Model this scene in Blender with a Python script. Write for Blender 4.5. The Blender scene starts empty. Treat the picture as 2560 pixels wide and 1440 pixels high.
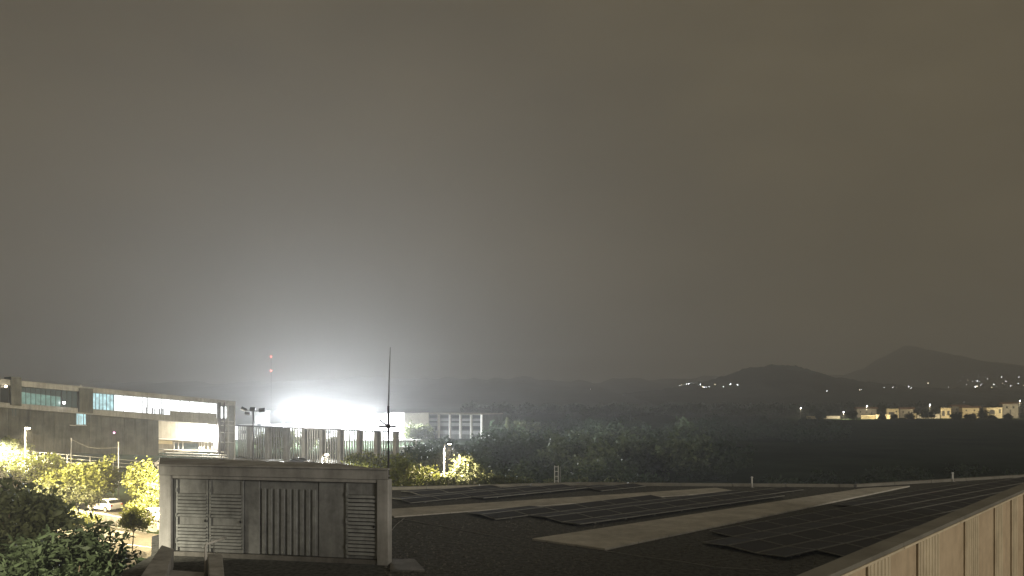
import bpy, math, random
import numpy as np
from mathutils import Vector, Matrix

# ------------------------------------------------------------------ camera, sky, light, exposure
SC = bpy.context.scene
COL = SC.collection
F = 1800.0            # focal length in pixels of a 2560 px wide frame
CAMZ = 13.0
HY = 1000.0           # image row of the horizon
cam = bpy.data.cameras.new('camera')
cam.sensor_width = 36.0
cam.lens = 36.0 * F / 2560.0
cam.shift_y = (HY - 720.0) / 2560.0
cam.clip_start = 0.1
cam.clip_end = 20000
co = bpy.data.objects.new('camera', cam)
COL.objects.link(co)
co.location = (0, 0, CAMZ)
co.rotation_euler = (math.radians(90), 0, 0)
SC.camera = co

W = bpy.data.worlds.new('World')
SC.world = W
W.use_nodes = True
nt = W.node_tree
nt.nodes.clear()
out = nt.nodes.new('ShaderNodeOutputWorld')
bg = nt.nodes.new('ShaderNodeBackground')
sky = nt.nodes.new('ShaderNodeTexSky')
sky.sky_type = 'NISHITA'
sky.sun_disc = False
sky.sun_elevation = math.radians(18)
sky.sun_rotation = math.radians(150)
# night cloud deck lit from below by the town: brownish, slightly uneven
tc = nt.nodes.new('ShaderNodeTexCoord')
nz = nt.nodes.new('ShaderNodeTexNoise')
nz.inputs['Scale'].default_value = 3.0
nz.inputs['Detail'].default_value = 7
nz.inputs['Roughness'].default_value = 0.58
rp = nt.nodes.new('ShaderNodeValToRGB')
rp.color_ramp.elements[0].position = 0.3
rp.color_ramp.elements[0].color = (0.076, 0.060, 0.033, 1)
rp.color_ramp.elements[1].position = 0.7
rp.color_ramp.elements[1].color = (0.106, 0.084, 0.047, 1)
mx = nt.nodes.new('ShaderNodeMix')
mx.data_type = 'RGBA'
mx.inputs[0].default_value = 0.0004
mp = nt.nodes.new('ShaderNodeMapping'); mp.inputs['Scale'].default_value = (1, 1, 2.6)
nt.links.new(tc.outputs['Generated'], mp.inputs['Vector'])
nt.links.new(mp.outputs['Vector'], nz.inputs['Vector'])
nt.links.new(nz.outputs['Fac'], rp.inputs['Fac'])
nt.links.new(rp.outputs['Color'], mx.inputs[6])
nt.links.new(sky.outputs['Color'], mx.inputs[7])
nt.links.new(mx.outputs[2], bg.inputs['Color'])
bg.inputs['Strength'].default_value = 1.0
nt.links.new(bg.outputs['Background'], out.inputs['Surface'])

sl = bpy.data.lights.new('sun', 'SUN')
sl.energy = 1.0
sl.angle = math.radians(14)
sl.color = (1.0, 0.91, 0.76)
so = bpy.data.objects.new('sun', sl)
COL.objects.link(so)
_d = Vector((0.74, -0.64, 0.22)).normalized()      # direction towards the light: behind the camera, right
so.rotation_euler = _d.to_track_quat('Z', 'Y').to_euler()

vs = SC.view_settings
vs.view_transform = 'Standard'
vs.look = 'None'
vs.exposure = 0.0
vs.gamma = 1.0
vs.use_curve_mapping = False
SC.cycles.max_bounces = 5
SC.cycles.diffuse_bounces = 2
SC.cycles.glossy_bounces = 2
SC.cycles.transmission_bounces = 3
SC.cycles.volume_bounces = 1
SC.cycles.transparent_max_bounces = 8
SC.cycles.use_denoising = True
SC.cycles.sample_clamp_indirect = 1.0
SC.cycles.sample_clamp_direct = 150.0
SC.cycles.caustics_reflective = False
SC.cycles.caustics_refractive = False

R = random.Random(7)
NR = np.random.default_rng(11)

# ------------------------------------------------------------------ picture geometry to world
def P(x, y, d):
    return Vector(((x - 1280) / F * d, d, CAMZ + (HY - y) / F * d))
def G(x, y, z=0.0):
    return P(x, y, (CAMZ - z) * F / (y - HY))

class Plane:
    """an upright plane standing between two plan points; picture points are carried onto it"""
    def __init__(s, a, b):
        s.a = Vector((a[0], a[1], 0)); s.b = Vector((b[0], b[1], 0))
        s.u = (s.b - s.a).normalized()
        s.n = Vector((s.u.y, -s.u.x, 0))            # towards the camera
        if s.n.dot(s.a) > 0: s.n = -s.n
    def depth(s, x):
        k = (x - 1280) / F
        t = (k * s.a.y - s.a.x) / (s.u.x - k * s.u.y)
        return (s.a + s.u * t).y
    def at(s, x, y, off=0.0):
        return P(x, y, s.depth(x)) + s.n * off
    @staticmethod
    def px(x0, d0, x1, d1):
        p, q = P(x0, 0, d0), P(x1, 0, d1)
        return Plane((p.x, p.y), (q.x, q.y))

# ------------------------------------------------------------------ materials
def mat(name, col, rough=0.8, metal=0.0, var=0.12, scale=3.0, bump=0.0, bscale=40.0, spec=0.3, stain=None, streak=0.0):
    m = bpy.data.materials.new(name); m.use_nodes = True
    t = m.node_tree; b = t.nodes['Principled BSDF']
    b.inputs['Roughness'].default_value = rough
    b.inputs['Metallic'].default_value = metal
    b.inputs['Specular IOR Level'].default_value = spec
    c = t.nodes.new('ShaderNodeTexCoord')
    n = t.nodes.new('ShaderNodeTexNoise'); n.inputs['Scale'].default_value = scale
    n.inputs['Detail'].default_value = 6; n.inputs['Roughness'].default_value = 0.65
    t.links.new(c.outputs['Object'], n.inputs['Vector'])
    r = t.nodes.new('ShaderNodeValToRGB')
    lo = stain if stain else tuple(v * (1 - var * 2) for v in col)
    hi = tuple(min(1, v * (1 + var)) for v in col)
    r.color_ramp.elements[0].position = 0.3; r.color_ramp.elements[0].color = (*lo, 1)
    r.color_ramp.elements[1].position = 0.62; r.color_ramp.elements[1].color = (*hi, 1)
    t.links.new(n.outputs['Fac'], r.inputs['Fac'])
    if streak > 0:      # rain streaks and grime running down the surface
        mpg = t.nodes.new('ShaderNodeMapping'); mpg.inputs['Scale'].default_value = (1.6, 1.6, .14)
        n3 = t.nodes.new('ShaderNodeTexNoise'); n3.inputs['Scale'].default_value = 1.6; n3.inputs['Detail'].default_value = 7; n3.inputs['Roughness'].default_value = .7
        t.links.new(c.outputs['Object'], mpg.inputs['Vector']); t.links.new(mpg.outputs['Vector'], n3.inputs['Vector'])
        r3 = t.nodes.new('ShaderNodeMapRange'); r3.inputs[1].default_value = .38; r3.inputs[2].default_value = .62
        r3.inputs[3].default_value = 1 - streak; r3.inputs[4].default_value = 1.05
        t.links.new(n3.outputs['Fac'], r3.inputs[0])
        oi = t.nodes.new('ShaderNodeObjectInfo')
        r4 = t.nodes.new('ShaderNodeMapRange'); r4.inputs[3].default_value = 1 - streak * .5; r4.inputs[4].default_value = 1.04
        t.links.new(oi.outputs['Random'], r4.inputs[0])
        mm = t.nodes.new('ShaderNodeMath'); mm.operation = 'MULTIPLY'
        t.links.new(r3.outputs[0], mm.inputs[0]); t.links.new(r4.outputs[0], mm.inputs[1])
        vm = t.nodes.new('ShaderNodeVectorMath'); vm.operation = 'SCALE'
        t.links.new(r.outputs['Color'], vm.inputs[0]); t.links.new(mm.outputs[0], vm.inputs['Scale'])
        t.links.new(vm.outputs[0], b.inputs['Base Color'])
    else:
        t.links.new(r.outputs['Color'], b.inputs['Base Color'])
    if bump > 0:
        n2 = t.nodes.new('ShaderNodeTexNoise'); n2.inputs['Scale'].default_value = bscale
        n2.inputs['Detail'].default_value = 4
        t.links.new(c.outputs['Object'], n2.inputs['Vector'])
        bp = t.nodes.new('ShaderNodeBump'); bp.inputs['Strength'].default_value = bump
        bp.inputs['Distance'].default_value = 0.03
        t.links.new(n2.outputs['Fac'], bp.inputs['Height'])
        t.links.new(bp.outputs['Normal'], b.inputs['Normal'])
    return m

def emit(name, col, s, sample=False):
    m = bpy.data.materials.new(name); m.use_nodes = True
    t = m.node_tree; t.nodes.clear()
    o = t.nodes.new('ShaderNodeOutputMaterial'); e = t.nodes.new('ShaderNodeEmission')
    e.inputs['Color'].default_value = (*col, 1); e.inputs['Strength'].default_value = s
    t.links.new(e.outputs[0], o.inputs['Surface'])
    m.cycles.emission_sampling = 'AUTO' if sample else 'NONE'
    return m

def litglass(name, col, s):
    """lit window: glow from the room behind with an uneven pattern of fittings, glossy skin"""
    m = bpy.data.materials.new(name); m.use_nodes = True
    t = m.node_tree; b = t.nodes['Principled BSDF']
    b.inputs['Base Color'].default_value = (0.05, 0.06, 0.06, 1)
    b.inputs['Roughness'].default_value = 0.2
    c = t.nodes.new('ShaderNodeTexCoord')
    n = t.nodes.new('ShaderNodeTexNoise'); n.inputs['Scale'].default_value = 1.3; n.inputs['Detail'].default_value = 5
    t.links.new(c.outputs['Object'], n.inputs['Vector'])
    mr = t.nodes.new('ShaderNodeMapRange')
    mr.inputs[1].default_value = 0.3; mr.inputs[2].default_value = 0.7
    mr.inputs[3].default_value = s * 0.65; mr.inputs[4].default_value = s * 1.25
    t.links.new(n.outputs['Fac'], mr.inputs[0])
    b.inputs['Emission Color'].default_value = (*col, 1)
    t.links.new(mr.outputs[0], b.inputs['Emission Strength'])
    m.cycles.emission_sampling = 'NONE'
    return m

def leafmat(name, col, var=0.45, trans=0.35, spec=0.35):
    m = bpy.data.materials.new(name); m.use_nodes = True
    t = m.node_tree; t.nodes.clear()
    o = t.nodes.new('ShaderNodeOutputMaterial')
    g = t.nodes.new('ShaderNodeNewGeometry')
    r = t.nodes.new('ShaderNodeValToRGB')
    r.color_ramp.elements[0].color = (*[v * (1 - var) for v in col], 1)
    r.color_ramp.elements[1].color = (*[v * (1 + var) for v in col], 1)
    t.links.new(g.outputs['Random Per Island'], r.inputs['Fac'])
    p = t.nodes.new('ShaderNodeBsdfPrincipled')
    p.inputs['Roughness'].default_value = 0.55
    p.inputs['Specular IOR Level'].default_value = spec
    tr = t.nodes.new('ShaderNodeBsdfTranslucent')
    mx = t.nodes.new('ShaderNodeMixShader'); mx.inputs[0].default_value = trans
    t.links.new(r.outputs['Color'], p.inputs['Base Color'])
    t.links.new(r.outputs['Color'], tr.inputs['Color'])
    t.links.new(p.outputs[0], mx.inputs[1]); t.links.new(tr.outputs[0], mx.inputs[2])
    t.links.new(mx.outputs[0], o.inputs['Surface'])
    return m

M = {}
M['ground'] = mat('ground_soil', (0.022, 0.031, 0.018), 1.0, var=0.35, scale=0.05, bump=0.3, bscale=2, spec=0.0)
M['hill'] = mat('hill_scrub', (0.04, 0.046, 0.034), 1.0, spec=0.0, var=0.4, scale=0.012, bump=0.0)
M['asphalt'] = mat('asphalt', (0.10, 0.092, 0.075), 0.85, var=0.12, scale=0.6, bump=0.25, bscale=30)
M['lot'] = mat('parking_asphalt', (0.075, 0.07, 0.058), 0.9, var=0.2, scale=0.5, bump=0.25, bscale=30)
M['pave'] = mat('paving', (0.26, 0.24, 0.20), 0.85, var=0.12, scale=0.8, bump=0.2, bscale=20)
M['concrete'] = mat('concrete', (0.46, 0.46, 0.455), 0.85, var=0.14, scale=1.6, bump=0.25, bscale=30, stain=(0.34, 0.335, 0.325), streak=.22)
M['concrete_d'] = mat('weathered_concrete', (0.22, 0.215, 0.205), 0.9, var=0.2, scale=1.0, bump=0.3, bscale=25, streak=.22)
M['gravel'] = mat('roof_gravel', (0.10, 0.103, 0.097), 0.95, var=0.34, scale=6.0, bump=0.9, bscale=26)
M['stone'] = mat('pebble', (0.17, 0.165, 0.15), 0.9, var=0.3, scale=6)
M['walk'] = mat('walkway_metal', (0.53, 0.51, 0.465), 0.75, var=0.12, scale=.9, bump=0.12, bscale=8, stain=(0.40, 0.385, 0.35), streak=.12)
M['coping'] = mat('coping_metal', (0.24, 0.23, 0.20), 0.6, var=0.12, scale=1.5, spec=0.4)
M['beige'] = mat('beige_cladding', (0.66, 0.53, 0.37), 0.75, var=0.07, scale=2.5, bump=0.1, bscale=60, stain=(0.55, 0.43, 0.29), streak=.09)
M['beige_l'] = mat('pale_cladding', (0.76, 0.66, 0.49), 0.75, var=0.07, scale=2.5, bump=0.1, bscale=60, stain=(0.64, 0.55, 0.40), streak=.09)
M['louvre'] = mat('louvre_metal', (0.34, 0.355, 0.36), 0.55, var=0.15, scale=4, spec=0.4, streak=.2)
M['door'] = mat('door_metal', (0.30, 0.31, 0.315), 0.6, var=0.14, scale=3, streak=.2)
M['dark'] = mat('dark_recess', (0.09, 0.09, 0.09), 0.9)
M['cell'] = mat('solar_glass', (0.028, 0.030, 0.036), 0.5, var=0.2, scale=4, spec=0.18)
M['frame'] = mat('aluminium_frame', (0.24, 0.24, 0.22), 0.5, 0.2, var=0.1)
M['darkmetal'] = mat('dark_metal', (0.05, 0.05, 0.055), 0.5, 0.3)
M['galv'] = mat('galvanised_steel', (0.32, 0.32, 0.31), 0.55, 0.35, var=0.12)
M['white'] = mat('white_paint', (0.78, 0.77, 0.74), 0.5, var=0.04)
M['whitewall'] = mat('white_render', (0.72, 0.71, 0.68), 0.8, var=0.07, scale=0.6)
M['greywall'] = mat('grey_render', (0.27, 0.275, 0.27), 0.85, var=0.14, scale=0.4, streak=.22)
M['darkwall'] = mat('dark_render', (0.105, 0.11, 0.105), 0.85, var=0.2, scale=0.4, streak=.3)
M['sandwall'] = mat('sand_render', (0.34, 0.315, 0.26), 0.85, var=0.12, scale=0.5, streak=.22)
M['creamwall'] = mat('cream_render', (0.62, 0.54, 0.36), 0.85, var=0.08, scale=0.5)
M['tile'] = mat('roof_tile', (0.24, 0.15, 0.10), 0.85, var=0.2, scale=2)
M['glass'] = mat('dark_glass', (0.02, 0.024, 0.028), 0.12, spec=0.6)
M['carwhite'] = mat('car_paint_white', (0.78, 0.78, 0.77), 0.28, var=0.02, spec=0.5)
M['cargrey'] = mat('car_paint_grey', (0.30, 0.31, 0.32), 0.28, var=0.02, spec=0.5)
M['cardark'] = mat('car_paint_dark', (0.04, 0.04, 0.05), 0.25, var=0.02, spec=0.5)
M['rubber'] = mat('tyre_rubber', (0.02, 0.02, 0.02), 0.9)
M['redlens'] = mat('red_lens', (0.35, 0.02, 0.02), 0.3)
M['clearlens'] = mat('clear_lens', (0.6, 0.6, 0.6), 0.15)
M['bark'] = mat('bark', (0.10, 0.075, 0.05), 0.95, var=0.3, scale=5, bump=0.6, bscale=14)
M['leaf_olive'] = leafmat('leaf_olive', (0.105, 0.118, 0.060))
M['leaf_dark'] = leafmat('leaf_dark', (0.05, 0.068, 0.036), .4, .25, .15)
M['leaf_street'] = leafmat('leaf_street', (0.125, 0.14, 0.035))
M['leaf_far'] = leafmat('leaf_far', (0.042, 0.060, 0.036), .3, .12, .03)
M['leaf_pale'] = leafmat('leaf_pale', (0.11, 0.125, 0.055))
M['g_teal'] = litglass('lit_glass_teal', (0.40, 0.72, 0.62), 0.36)
M['g_tealdim'] = litglass('lit_glass_dim', (0.30, 0.48, 0.50), 0.055)
M['g_cyan'] = litglass('lit_glass_cyan', (0.62, 0.95, 1.0), 0.85)
M['g_white'] = litglass('lit_glass_white', (0.97, 1.0, 1.0), 2.2)
M['e_cool'] = emit('lamp_cool', (0.92, 0.96, 1.0), 60)
M['e_warm'] = emit('lamp_warm', (1.0, 0.85, 0.58), 60)
M['e_flood'] = emit('lamp_flood', (0.94, 0.98, 1.0), 400)
M['e_red'] = emit('lamp_red', (1.0, 0.12, 0.08), 40)
M['e_pink'] = emit('lamp_pink', (1.0, 0.45, 0.8), 6)
M['e_far'] = emit('lamp_far_white', (0.95, 0.95, 1.0), 26)
M['e_farw'] = emit('lamp_far_warm', (1.0, 0.82, 0.55), 12)

# ------------------------------------------------------------------ mesh helpers
class MB:
    def __init__(s): s.v = []; s.f = []
    def add(s, vs, fs):
        o = len(s.v); s.v += [tuple(v) for v in vs]; s.f += [tuple(i + o for i in f) for f in fs]; return s
    def hexa(s, a, b):
        """a, b: two matching quads (4 points each) closed into a solid"""
        return s.add(list(a) + list(b), [(0, 1, 2, 3), (7, 6, 5, 4), (0, 4, 5, 1), (1, 5, 6, 2), (2, 6, 7, 3), (3, 7, 4, 0)])
    def box(s, c, d, rz=0.0, tilt=None):
        hx, hy, hz = d[0] / 2, d[1] / 2, d[2] / 2
        vs = [Vector((x, y, z)) for z in (-hz, hz) for x, y in ((-hx, -hy), (hx, -hy), (hx, hy), (-hx, hy))]
        m = Matrix.Rotation(rz, 3, 'Z')
        if tilt is not None: m = m @ tilt
        vs = [m @ v + Vector(c) for v in vs]
        return s.hexa(vs[:4], vs[4:])
    def prism(s, pts, off):
        """polygon (list of Vectors) extruded by the vector off"""
        n = len(pts); off = Vector(off)
        vs = [Vector(p) for p in pts] + [Vector(p) + off for p in pts]
        fs = [tuple(range(n - 1, -1, -1)), tuple(range(n, 2 * n))]
        fs += [(i, (i + 1) % n, n + (i + 1) % n, n + i) for i in range(n)]
        return s.add(vs, fs)
    def tube(s, pts, r, n=8):
        pts = [Vector(p) for p in pts]
        rs = r if isinstance(r, (list, tuple)) else [r] * len(pts)
        rings = []
        for i, p in enumerate(pts):
            t = (pts[min(i + 1, len(pts) - 1)] - pts[max(i - 1, 0)]).normalized()
            a = t.orthogonal().normalized() if abs(t.z) > 0.9 else t.cross(Vector((0, 0, 1))).normalized()
            if abs(t.z) > 0.9: a = (Vector((1, 0, 0)) - t * t.x).normalized()
            b = t.cross(a)
            rings.append([p + (a * math.cos(2 * math.pi * k / n) + b * math.sin(2 * math.pi * k / n)) * rs[i] for k in range(n)])
        vs = [v for q in rings for v in q]; fs = []
        for i in range(len(pts) - 1):
            for k in range(n):
                fs.append((i * n + k, i * n + (k + 1) % n, (i + 1) * n + (k + 1) % n, (i + 1) * n + k))
        fs.append(tuple(range(n - 1, -1, -1))); fs.append(tuple(range((len(pts) - 1) * n, len(pts) * n)))
        return s.add(vs, fs)
    def ball(s, c, r, n=8, m=5, sq=(1, 1, 1)):
        vs = []; fs = []
        c = Vector(c)
        for i in range(m + 1):
            th = math.pi * i / m
            for k in range(n):
                ph = 2 * math.pi * k / n
                vs.append(c + Vector((r * sq[0] * math.sin(th) * math.cos(ph), r * sq[1] * math.sin(th) * math.sin(ph), r * sq[2] * math.cos(th))))
        for i in range(m):
            for k in range(n):
                fs.append((i * n + k, (i + 1) * n + k, (i + 1) * n + (k + 1) % n, i * n + (k + 1) % n))
        return s.add(vs, fs)
    def slab(s, pl, pts, t0, t1):
        """picture polygon carried onto plane pl, extruded from offset t0 to t1 towards the camera"""
        q = [pl.at(x, y, t0) for x, y in pts]
        return s.prism(q, pl.n * (t1 - t0))
    def rect(s, pl, x0, y0, x1, y1, t0, t1, dy=0.0):
        """upright picture rectangle; the right end may sit dy px lower"""
        return s.slab(pl, [(x0, y0), (x1, y0 + dy), (x1, y1 + dy), (x0, y1)], t0, t1)
    def build(s, name, m, parent=None, smooth=False, bevel=0.0):
        org = parent.location if (parent is not None and parent.get('_w')) else Vector((0, 0, 0))
        if parent is not None and parent.parent is not None and not parent.get('_w'):
            org = Vector(parent.get('_o', (0, 0, 0)))
        me = bpy.data.meshes.new(name)
        me.from_pydata([(v[0] - org[0], v[1] - org[1], v[2] - org[2]) for v in s.v], [], s.f)
        me.materials.append(M[m] if isinstance(m, str) else m)
        import bmesh
        b = bmesh.new(); b.from_mesh(me); bmesh.ops.recalc_face_normals(b, faces=b.faces)
        if bevel > 0:
            bmesh.ops.bevel(b, geom=[e for e in b.edges if e.is_manifold and e.calc_face_angle(0) > 0.5], offset=bevel, segments=2, affect='EDGES', profile=0.5)
        b.to_mesh(me); b.free()
        if smooth:
            for p in me.polygons: p.use_smooth = True
        o = bpy.data.objects.new(name, me); COL.objects.link(o)
        if parent is not None:
            o.parent = parent
            o['_o'] = tuple(org)
        return o

def thing(name, label, cat, loc=(0, 0, 0), rz=0.0, group=None, world=True):
    o = bpy.data.objects.new(name, None); COL.objects.link(o)
    o.location = loc; o.rotation_euler = (0, 0, rz); o.empty_display_size = 0.2
    o['label'] = label; o['category'] = cat
    if group: o['group'] = group
    if world: o['_w'] = 1
    return o
def tag(o, label, cat, group=None):
    o['label'] = label; o['category'] = cat
    if group: o['group'] = group
    return o
def struct(o): o['kind'] = 'structure'; return o
def dup(root, loc, rz=0.0, label=None, group=None, sc=None):
    r = root.copy(); COL.objects.link(r); r.location = loc; r.rotation_euler = (0, 0, rz)
    if sc: r.scale = sc if not isinstance(sc, (int, float)) else (sc,) * 3
    if label: r['label'] = label
    if group: r['group'] = group
    for ch in list(root.children):
        c = ch.copy(); COL.objects.link(c); c.parent = r
        for g in ch.children:
            e = g.copy(); COL.objects.link(e); e.parent = c
    return r
def sub(name, me, parent, loc=(0, 0, 0), rot=(0, 0, 0)):
    o = bpy.data.objects.new(name, me); COL.objects.link(o); o.parent = parent
    o.location = loc; o.rotation_euler = rot
    return o
def spot(parent, loc, power, col, aim, ang=150, blend=0.7, rad=0.12):
    l = bpy.data.lights.new('light', 'SPOT'); l.energy = power; l.color = col
    l.spot_size = math.radians(ang); l.spot_blend = blend; l.shadow_soft_size = rad
    o = bpy.data.objects.new('light', l); COL.objects.link(o)
    o.location = Vector(loc) - (parent.location if parent and parent.get('_w') else Vector((0, 0, 0)))
    o.rotation_euler = (-Vector(aim)).to_track_quat('Z', 'Y').to_euler()
    if parent: o.parent = parent
    return o
def point(parent, loc, power, col, rad=0.15):
    l = bpy.data.lights.new('light', 'POINT'); l.energy = power; l.color = col; l.shadow_soft_size = rad
    o = bpy.data.objects.new('light', l); COL.objects.link(o)
    o.location = Vector(loc) - (parent.location if parent and parent.get('_w') else Vector((0, 0, 0)))
    if parent: o.parent = parent
    return o

# ------------------------------------------------------------------ the setting: ground, roads, hills
def sheet(name, pts, z, m):
    b = MB(); b.add([(p[0], p[1], z) for p in pts], [tuple(range(len(pts)))])
    return struct(b.build(name, m))
g = MB(); g.add([(-9000, -800, 0), (9000, -800, 0), (9000, 9000, 0), (-9000, 9000, 0)], [(0, 1, 2, 3)])
struct(g.build('ground', 'ground'))

wallA, wallB = G(190, 1297), G(470, 1345)
def gp(x, y, z=0.0):
    p = G(x, y, z); return (p.x, p.y)
sheet('road', [gp(-700, 1255), gp(190, 1310), gp(470, 1345), gp(900, 1400), gp(900, 1700), gp(-200, 1700)], 0.004, 'asphalt')
sheet('parking_lot', [gp(-300, 1244), gp(150, 1252), gp(430, 1268), gp(480, 1338), gp(195, 1296), gp(-500, 1268)], 0.008, 'lot')
sheet('forecourt', [gp(590, 1146), gp(1000, 1152), gp(1010, 1172), gp(1000, 1190), gp(600, 1195)], 0.012, 'pave')
# road marking
mk = MB(); a, b_ = G(250, 1352), G(420, 1374)
dv = (b_ - a).normalized(); nn = Vector((-dv.y, dv.x, 0))
mk.add([a + nn * .07 + Vector((0, 0, .009)), b_ + nn * .07 + Vector((0, 0, .009)), b_ - nn * .07 + Vector((0, 0, .009)), a - nn * .07 + Vector((0, 0, .009))], [(0, 1, 2, 3)])
struct(mk.build('road_marking', 'white'))
# kerb and low retaining wall between road and parking
w = thing('retaining_wall', 'long low pale concrete wall between the road and the parking lot', 'wall', G(190, 1312))
u = (wallB - wallA); L = u.length; u.normalize(); n_ = Vector((u.y, -u.x, 0))
for i in range(9):
    p0 = wallA - u * 14 + u * (i * 3.2 + 0.012); p1 = wallA - u * 14 + u * ((i + 1) * 3.2 - 0.012)
    MB().prism([p0, p1, p1 - n_ * .35, p0 - n_ * .35], (0, 0, 0.85)).build('wall_block', 'concrete', w, bevel=0.02)
p0 = wallA - u * 14 + n_ * 0.05; p1 = p0 + u * 28.8
MB().prism([p0 + Vector((0, 0, .852)), p1 + Vector((0, 0, .852)), p1 - n_ * .45 + Vector((0, 0, .852)), p0 - n_ * .45 + Vector((0, 0, .852))], (0, 0, .10)).build('coping', 'concrete', w)
kb = MB(); q0 = wallA - u * 14 + n_ * .9; q1 = q0 + u * 28.8
kb.prism([q0, q1, q1 - n_ * .18, q0 - n_ * .18], (0, 0, .13))
tag(kb.build('kerb', 'concrete_d'), 'dark kerb line along the foot of the low concrete wall', 'kerb')

# hills: two ridges, both rising from the plain
def ridge(name, ctrl, d0, d1, seed, rough, back=1.5):
    rng = np.random.default_rng(seed)
    xs = np.linspace(ctrl[0][0], ctrl[-1][0], 260)
    ys = np.interp(xs, [c[0] for c in ctrl], [c[1] for c in ctrl])
    ys = np.convolve(np.pad(ys, 1, 'edge'), np.array([.25, .5, .25]), 'valid')
    ph = rng.uniform(0, 6.28, 24); fr = rng.uniform(0.004, 0.12, 24)
    wob = sum(np.sin(xs * f + p) / (0.6 + f * 40) for f, p in zip(fr, ph))
    rows = 26; V = []; Fc = []
    for j in range(rows):
        t = j / (rows - 4)
        d = d0 + (d1 - d0) * t
        for i, x in enumerate(xs):
            zr = CAMZ + (HY - ys[i] + wob[i] * rough) / F * d1
            prof = t if t <= 1 else max(0, 1 - (t - 1) * 3)
            prof = prof if t > 1 else (0.75 * t + 0.25 * t * t)
            z = zr * prof + (rng.uniform(-1, 1) * rough * 1.1 + math.sin(i * .3 + j * .9) * rough) * (0.15 + 0.85 * min(t, 1)) * (0.3 if j in (0,) else 1) * (t < 1.2)
            V.append(((x - 1280) / F * d1 * (0.55 + 0.45 * d / d1), d, max(z, -1) if j else -1))
    n = len(xs)
    for j in range(rows - 1):
        for i in range(n - 1):
            Fc.append((j * n + i, j * n + i + 1, (j + 1) * n + i + 1, (j + 1) * n + i))
    b = MB(); b.add(V, Fc)
    return struct(b.build(name, 'hill', smooth=True))
ridge('hill', [(-900, 962), (0, 958), (500, 955), (900, 948), (1280, 944), (1450, 950), (1600, 947), (1720, 949), (1900, 940), (2050, 938), (2110, 934), (2170, 912), (2225, 884), (2258, 867), (2280, 857), (2302, 866), (2340, 883), (2405, 894), (2480, 908), (2520, 911), (2560, 912), (2800, 925), (3600, 948)], 1150, 3300, 3, 2.2)
ridge('hill', [(1560, 985), (1700, 968), (1800, 945), (1870, 926), (1930, 914), (1975, 916), (2030, 930), (2100, 946), (2180, 958), (2300, 966), (2600, 972), (3300, 975)], 900, 1700, 5, 1.4)

# ------------------------------------------------------------------ our own flat-roofed building
RZ = 8.0
bld = thing('flat_roofed_building', 'dark gravel roof with pale walkway bands and beige clad parapet in the foreground', 'building', (0, 20, 0))
FR_L, FR_R = G(970, 1421, RZ), None
PL_L = G(397, 1389, RZ); PL_R = G(970, 1415, RZ)
BOXZ = 10.9
bl = G(400, 1143, BOXZ); br = G(842, 1158, BOXZ)
farline = [G(x_, y_, RZ) for x_, y_ in ((930, 1225), (1440, 1212), (2130, 1217), (2660, 1186))]
roof = [Vector((-10.2, 13, RZ)), Vector((PL_L.x - .25, PL_L.y, RZ)), Vector((bl.x - .3, bl.y, RZ)), *[Vector((q_.x, q_.y, RZ)) for q_ in farline], Vector((46, 20, RZ)), Vector((30, 2, RZ)), Vector((-6, 2, RZ))]
MB().prism([Vector((p.x, p.y, 0)) for p in roof], (0, 0, RZ - .3)).build('wall', 'concrete_d', bld)
MB().prism([Vector((p.x, p.y, RZ - .29)) for p in roof], (0, 0, .29)).build('roof_deck', 'gravel', bld)
# far edge upstand, built of metal coping lengths
for far0, far1 in zip(farline[:-1], farline[1:]):
    fu = (far1 - far0); FL = fu.length; fu.normalize(); fn = Vector((fu.y, -fu.x, 0))
    k = 0
    while k * 3.0 < FL - .2:
        p0 = far0 + fu * (k * 3.0 + .03); p1 = far0 + fu * min(k * 3.0 + 2.99, FL - .03)
        MB().prism([p0, p1, p1 + fn * .3, p0 + fn * .3], (0, 0, .16)).build('coping', 'coping', bld, bevel=.01)
        k += 1
# left edge parapet running from the bottom of the frame to the plant room
pa, pb = G(352, 1440, RZ + .55), G(404, 1362, RZ + .55)
pc, pd = G(434, 1372, RZ + .55), G(415, 1440, RZ + .55)
ext = (pa - pb) * 1.2
for (t0, t1) in ((0, .49), (.51, 1.2), (1.22, 2.2)):
    a0 = pb + (pa - pb) * t0; a1 = pb + (pa - pb) * t1; c0 = pc + (pd - pc) * t0; c1 = pc + (pd - pc) * t1
    MB().prism([Vector((v.x, v.y, RZ + .002)) for v in (a0, a1, c1, c0)], (0, 0, .548)).build('parapet', 'concrete', bld, bevel=.015)
# pale walkway bands
def band(pts, h, name='walkway'):
    q = [G(x, y, RZ + h) for x, y in pts]
    nseg = 15
    for i in range(nseg):
        t0, t1 = i / nseg + .0006, (i + 1) / nseg - .0006
        a0 = q[0].lerp(q[1], t0); a1 = q[0].lerp(q[1], t1); b0 = q[3].lerp(q[2], t0); b1 = q[3].lerp(q[2], t1)
        MB().prism([Vector((v.x, v.y, RZ + .002)) for v in (a0, a1, b1, b0)], (0, 0, h - .002)).build(name, 'walk', bld, bevel=.012)
band([(945, 1274), (1790, 1219), (1840, 1227), (985, 1291)], .06)
band([(1330, 1346), (2160, 1220), (2275, 1214), (1512, 1371)], .08)
# flat paving slab on the gravel, bottom of frame
for x0, x1, y0, y1, sk in ((975, 1036, 1397, 1425, 18),):
    q = [G(x, y, RZ + .05) for x, y in ((x0, y0), (x1, y0), (x1 + sk + 8, y1), (x0, y1))]
    MB().prism([Vector((v.x, v.y, RZ + .002)) for v in q], (0, 0, .05)).build('paving_slab', 'concrete_d', bld)
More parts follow.
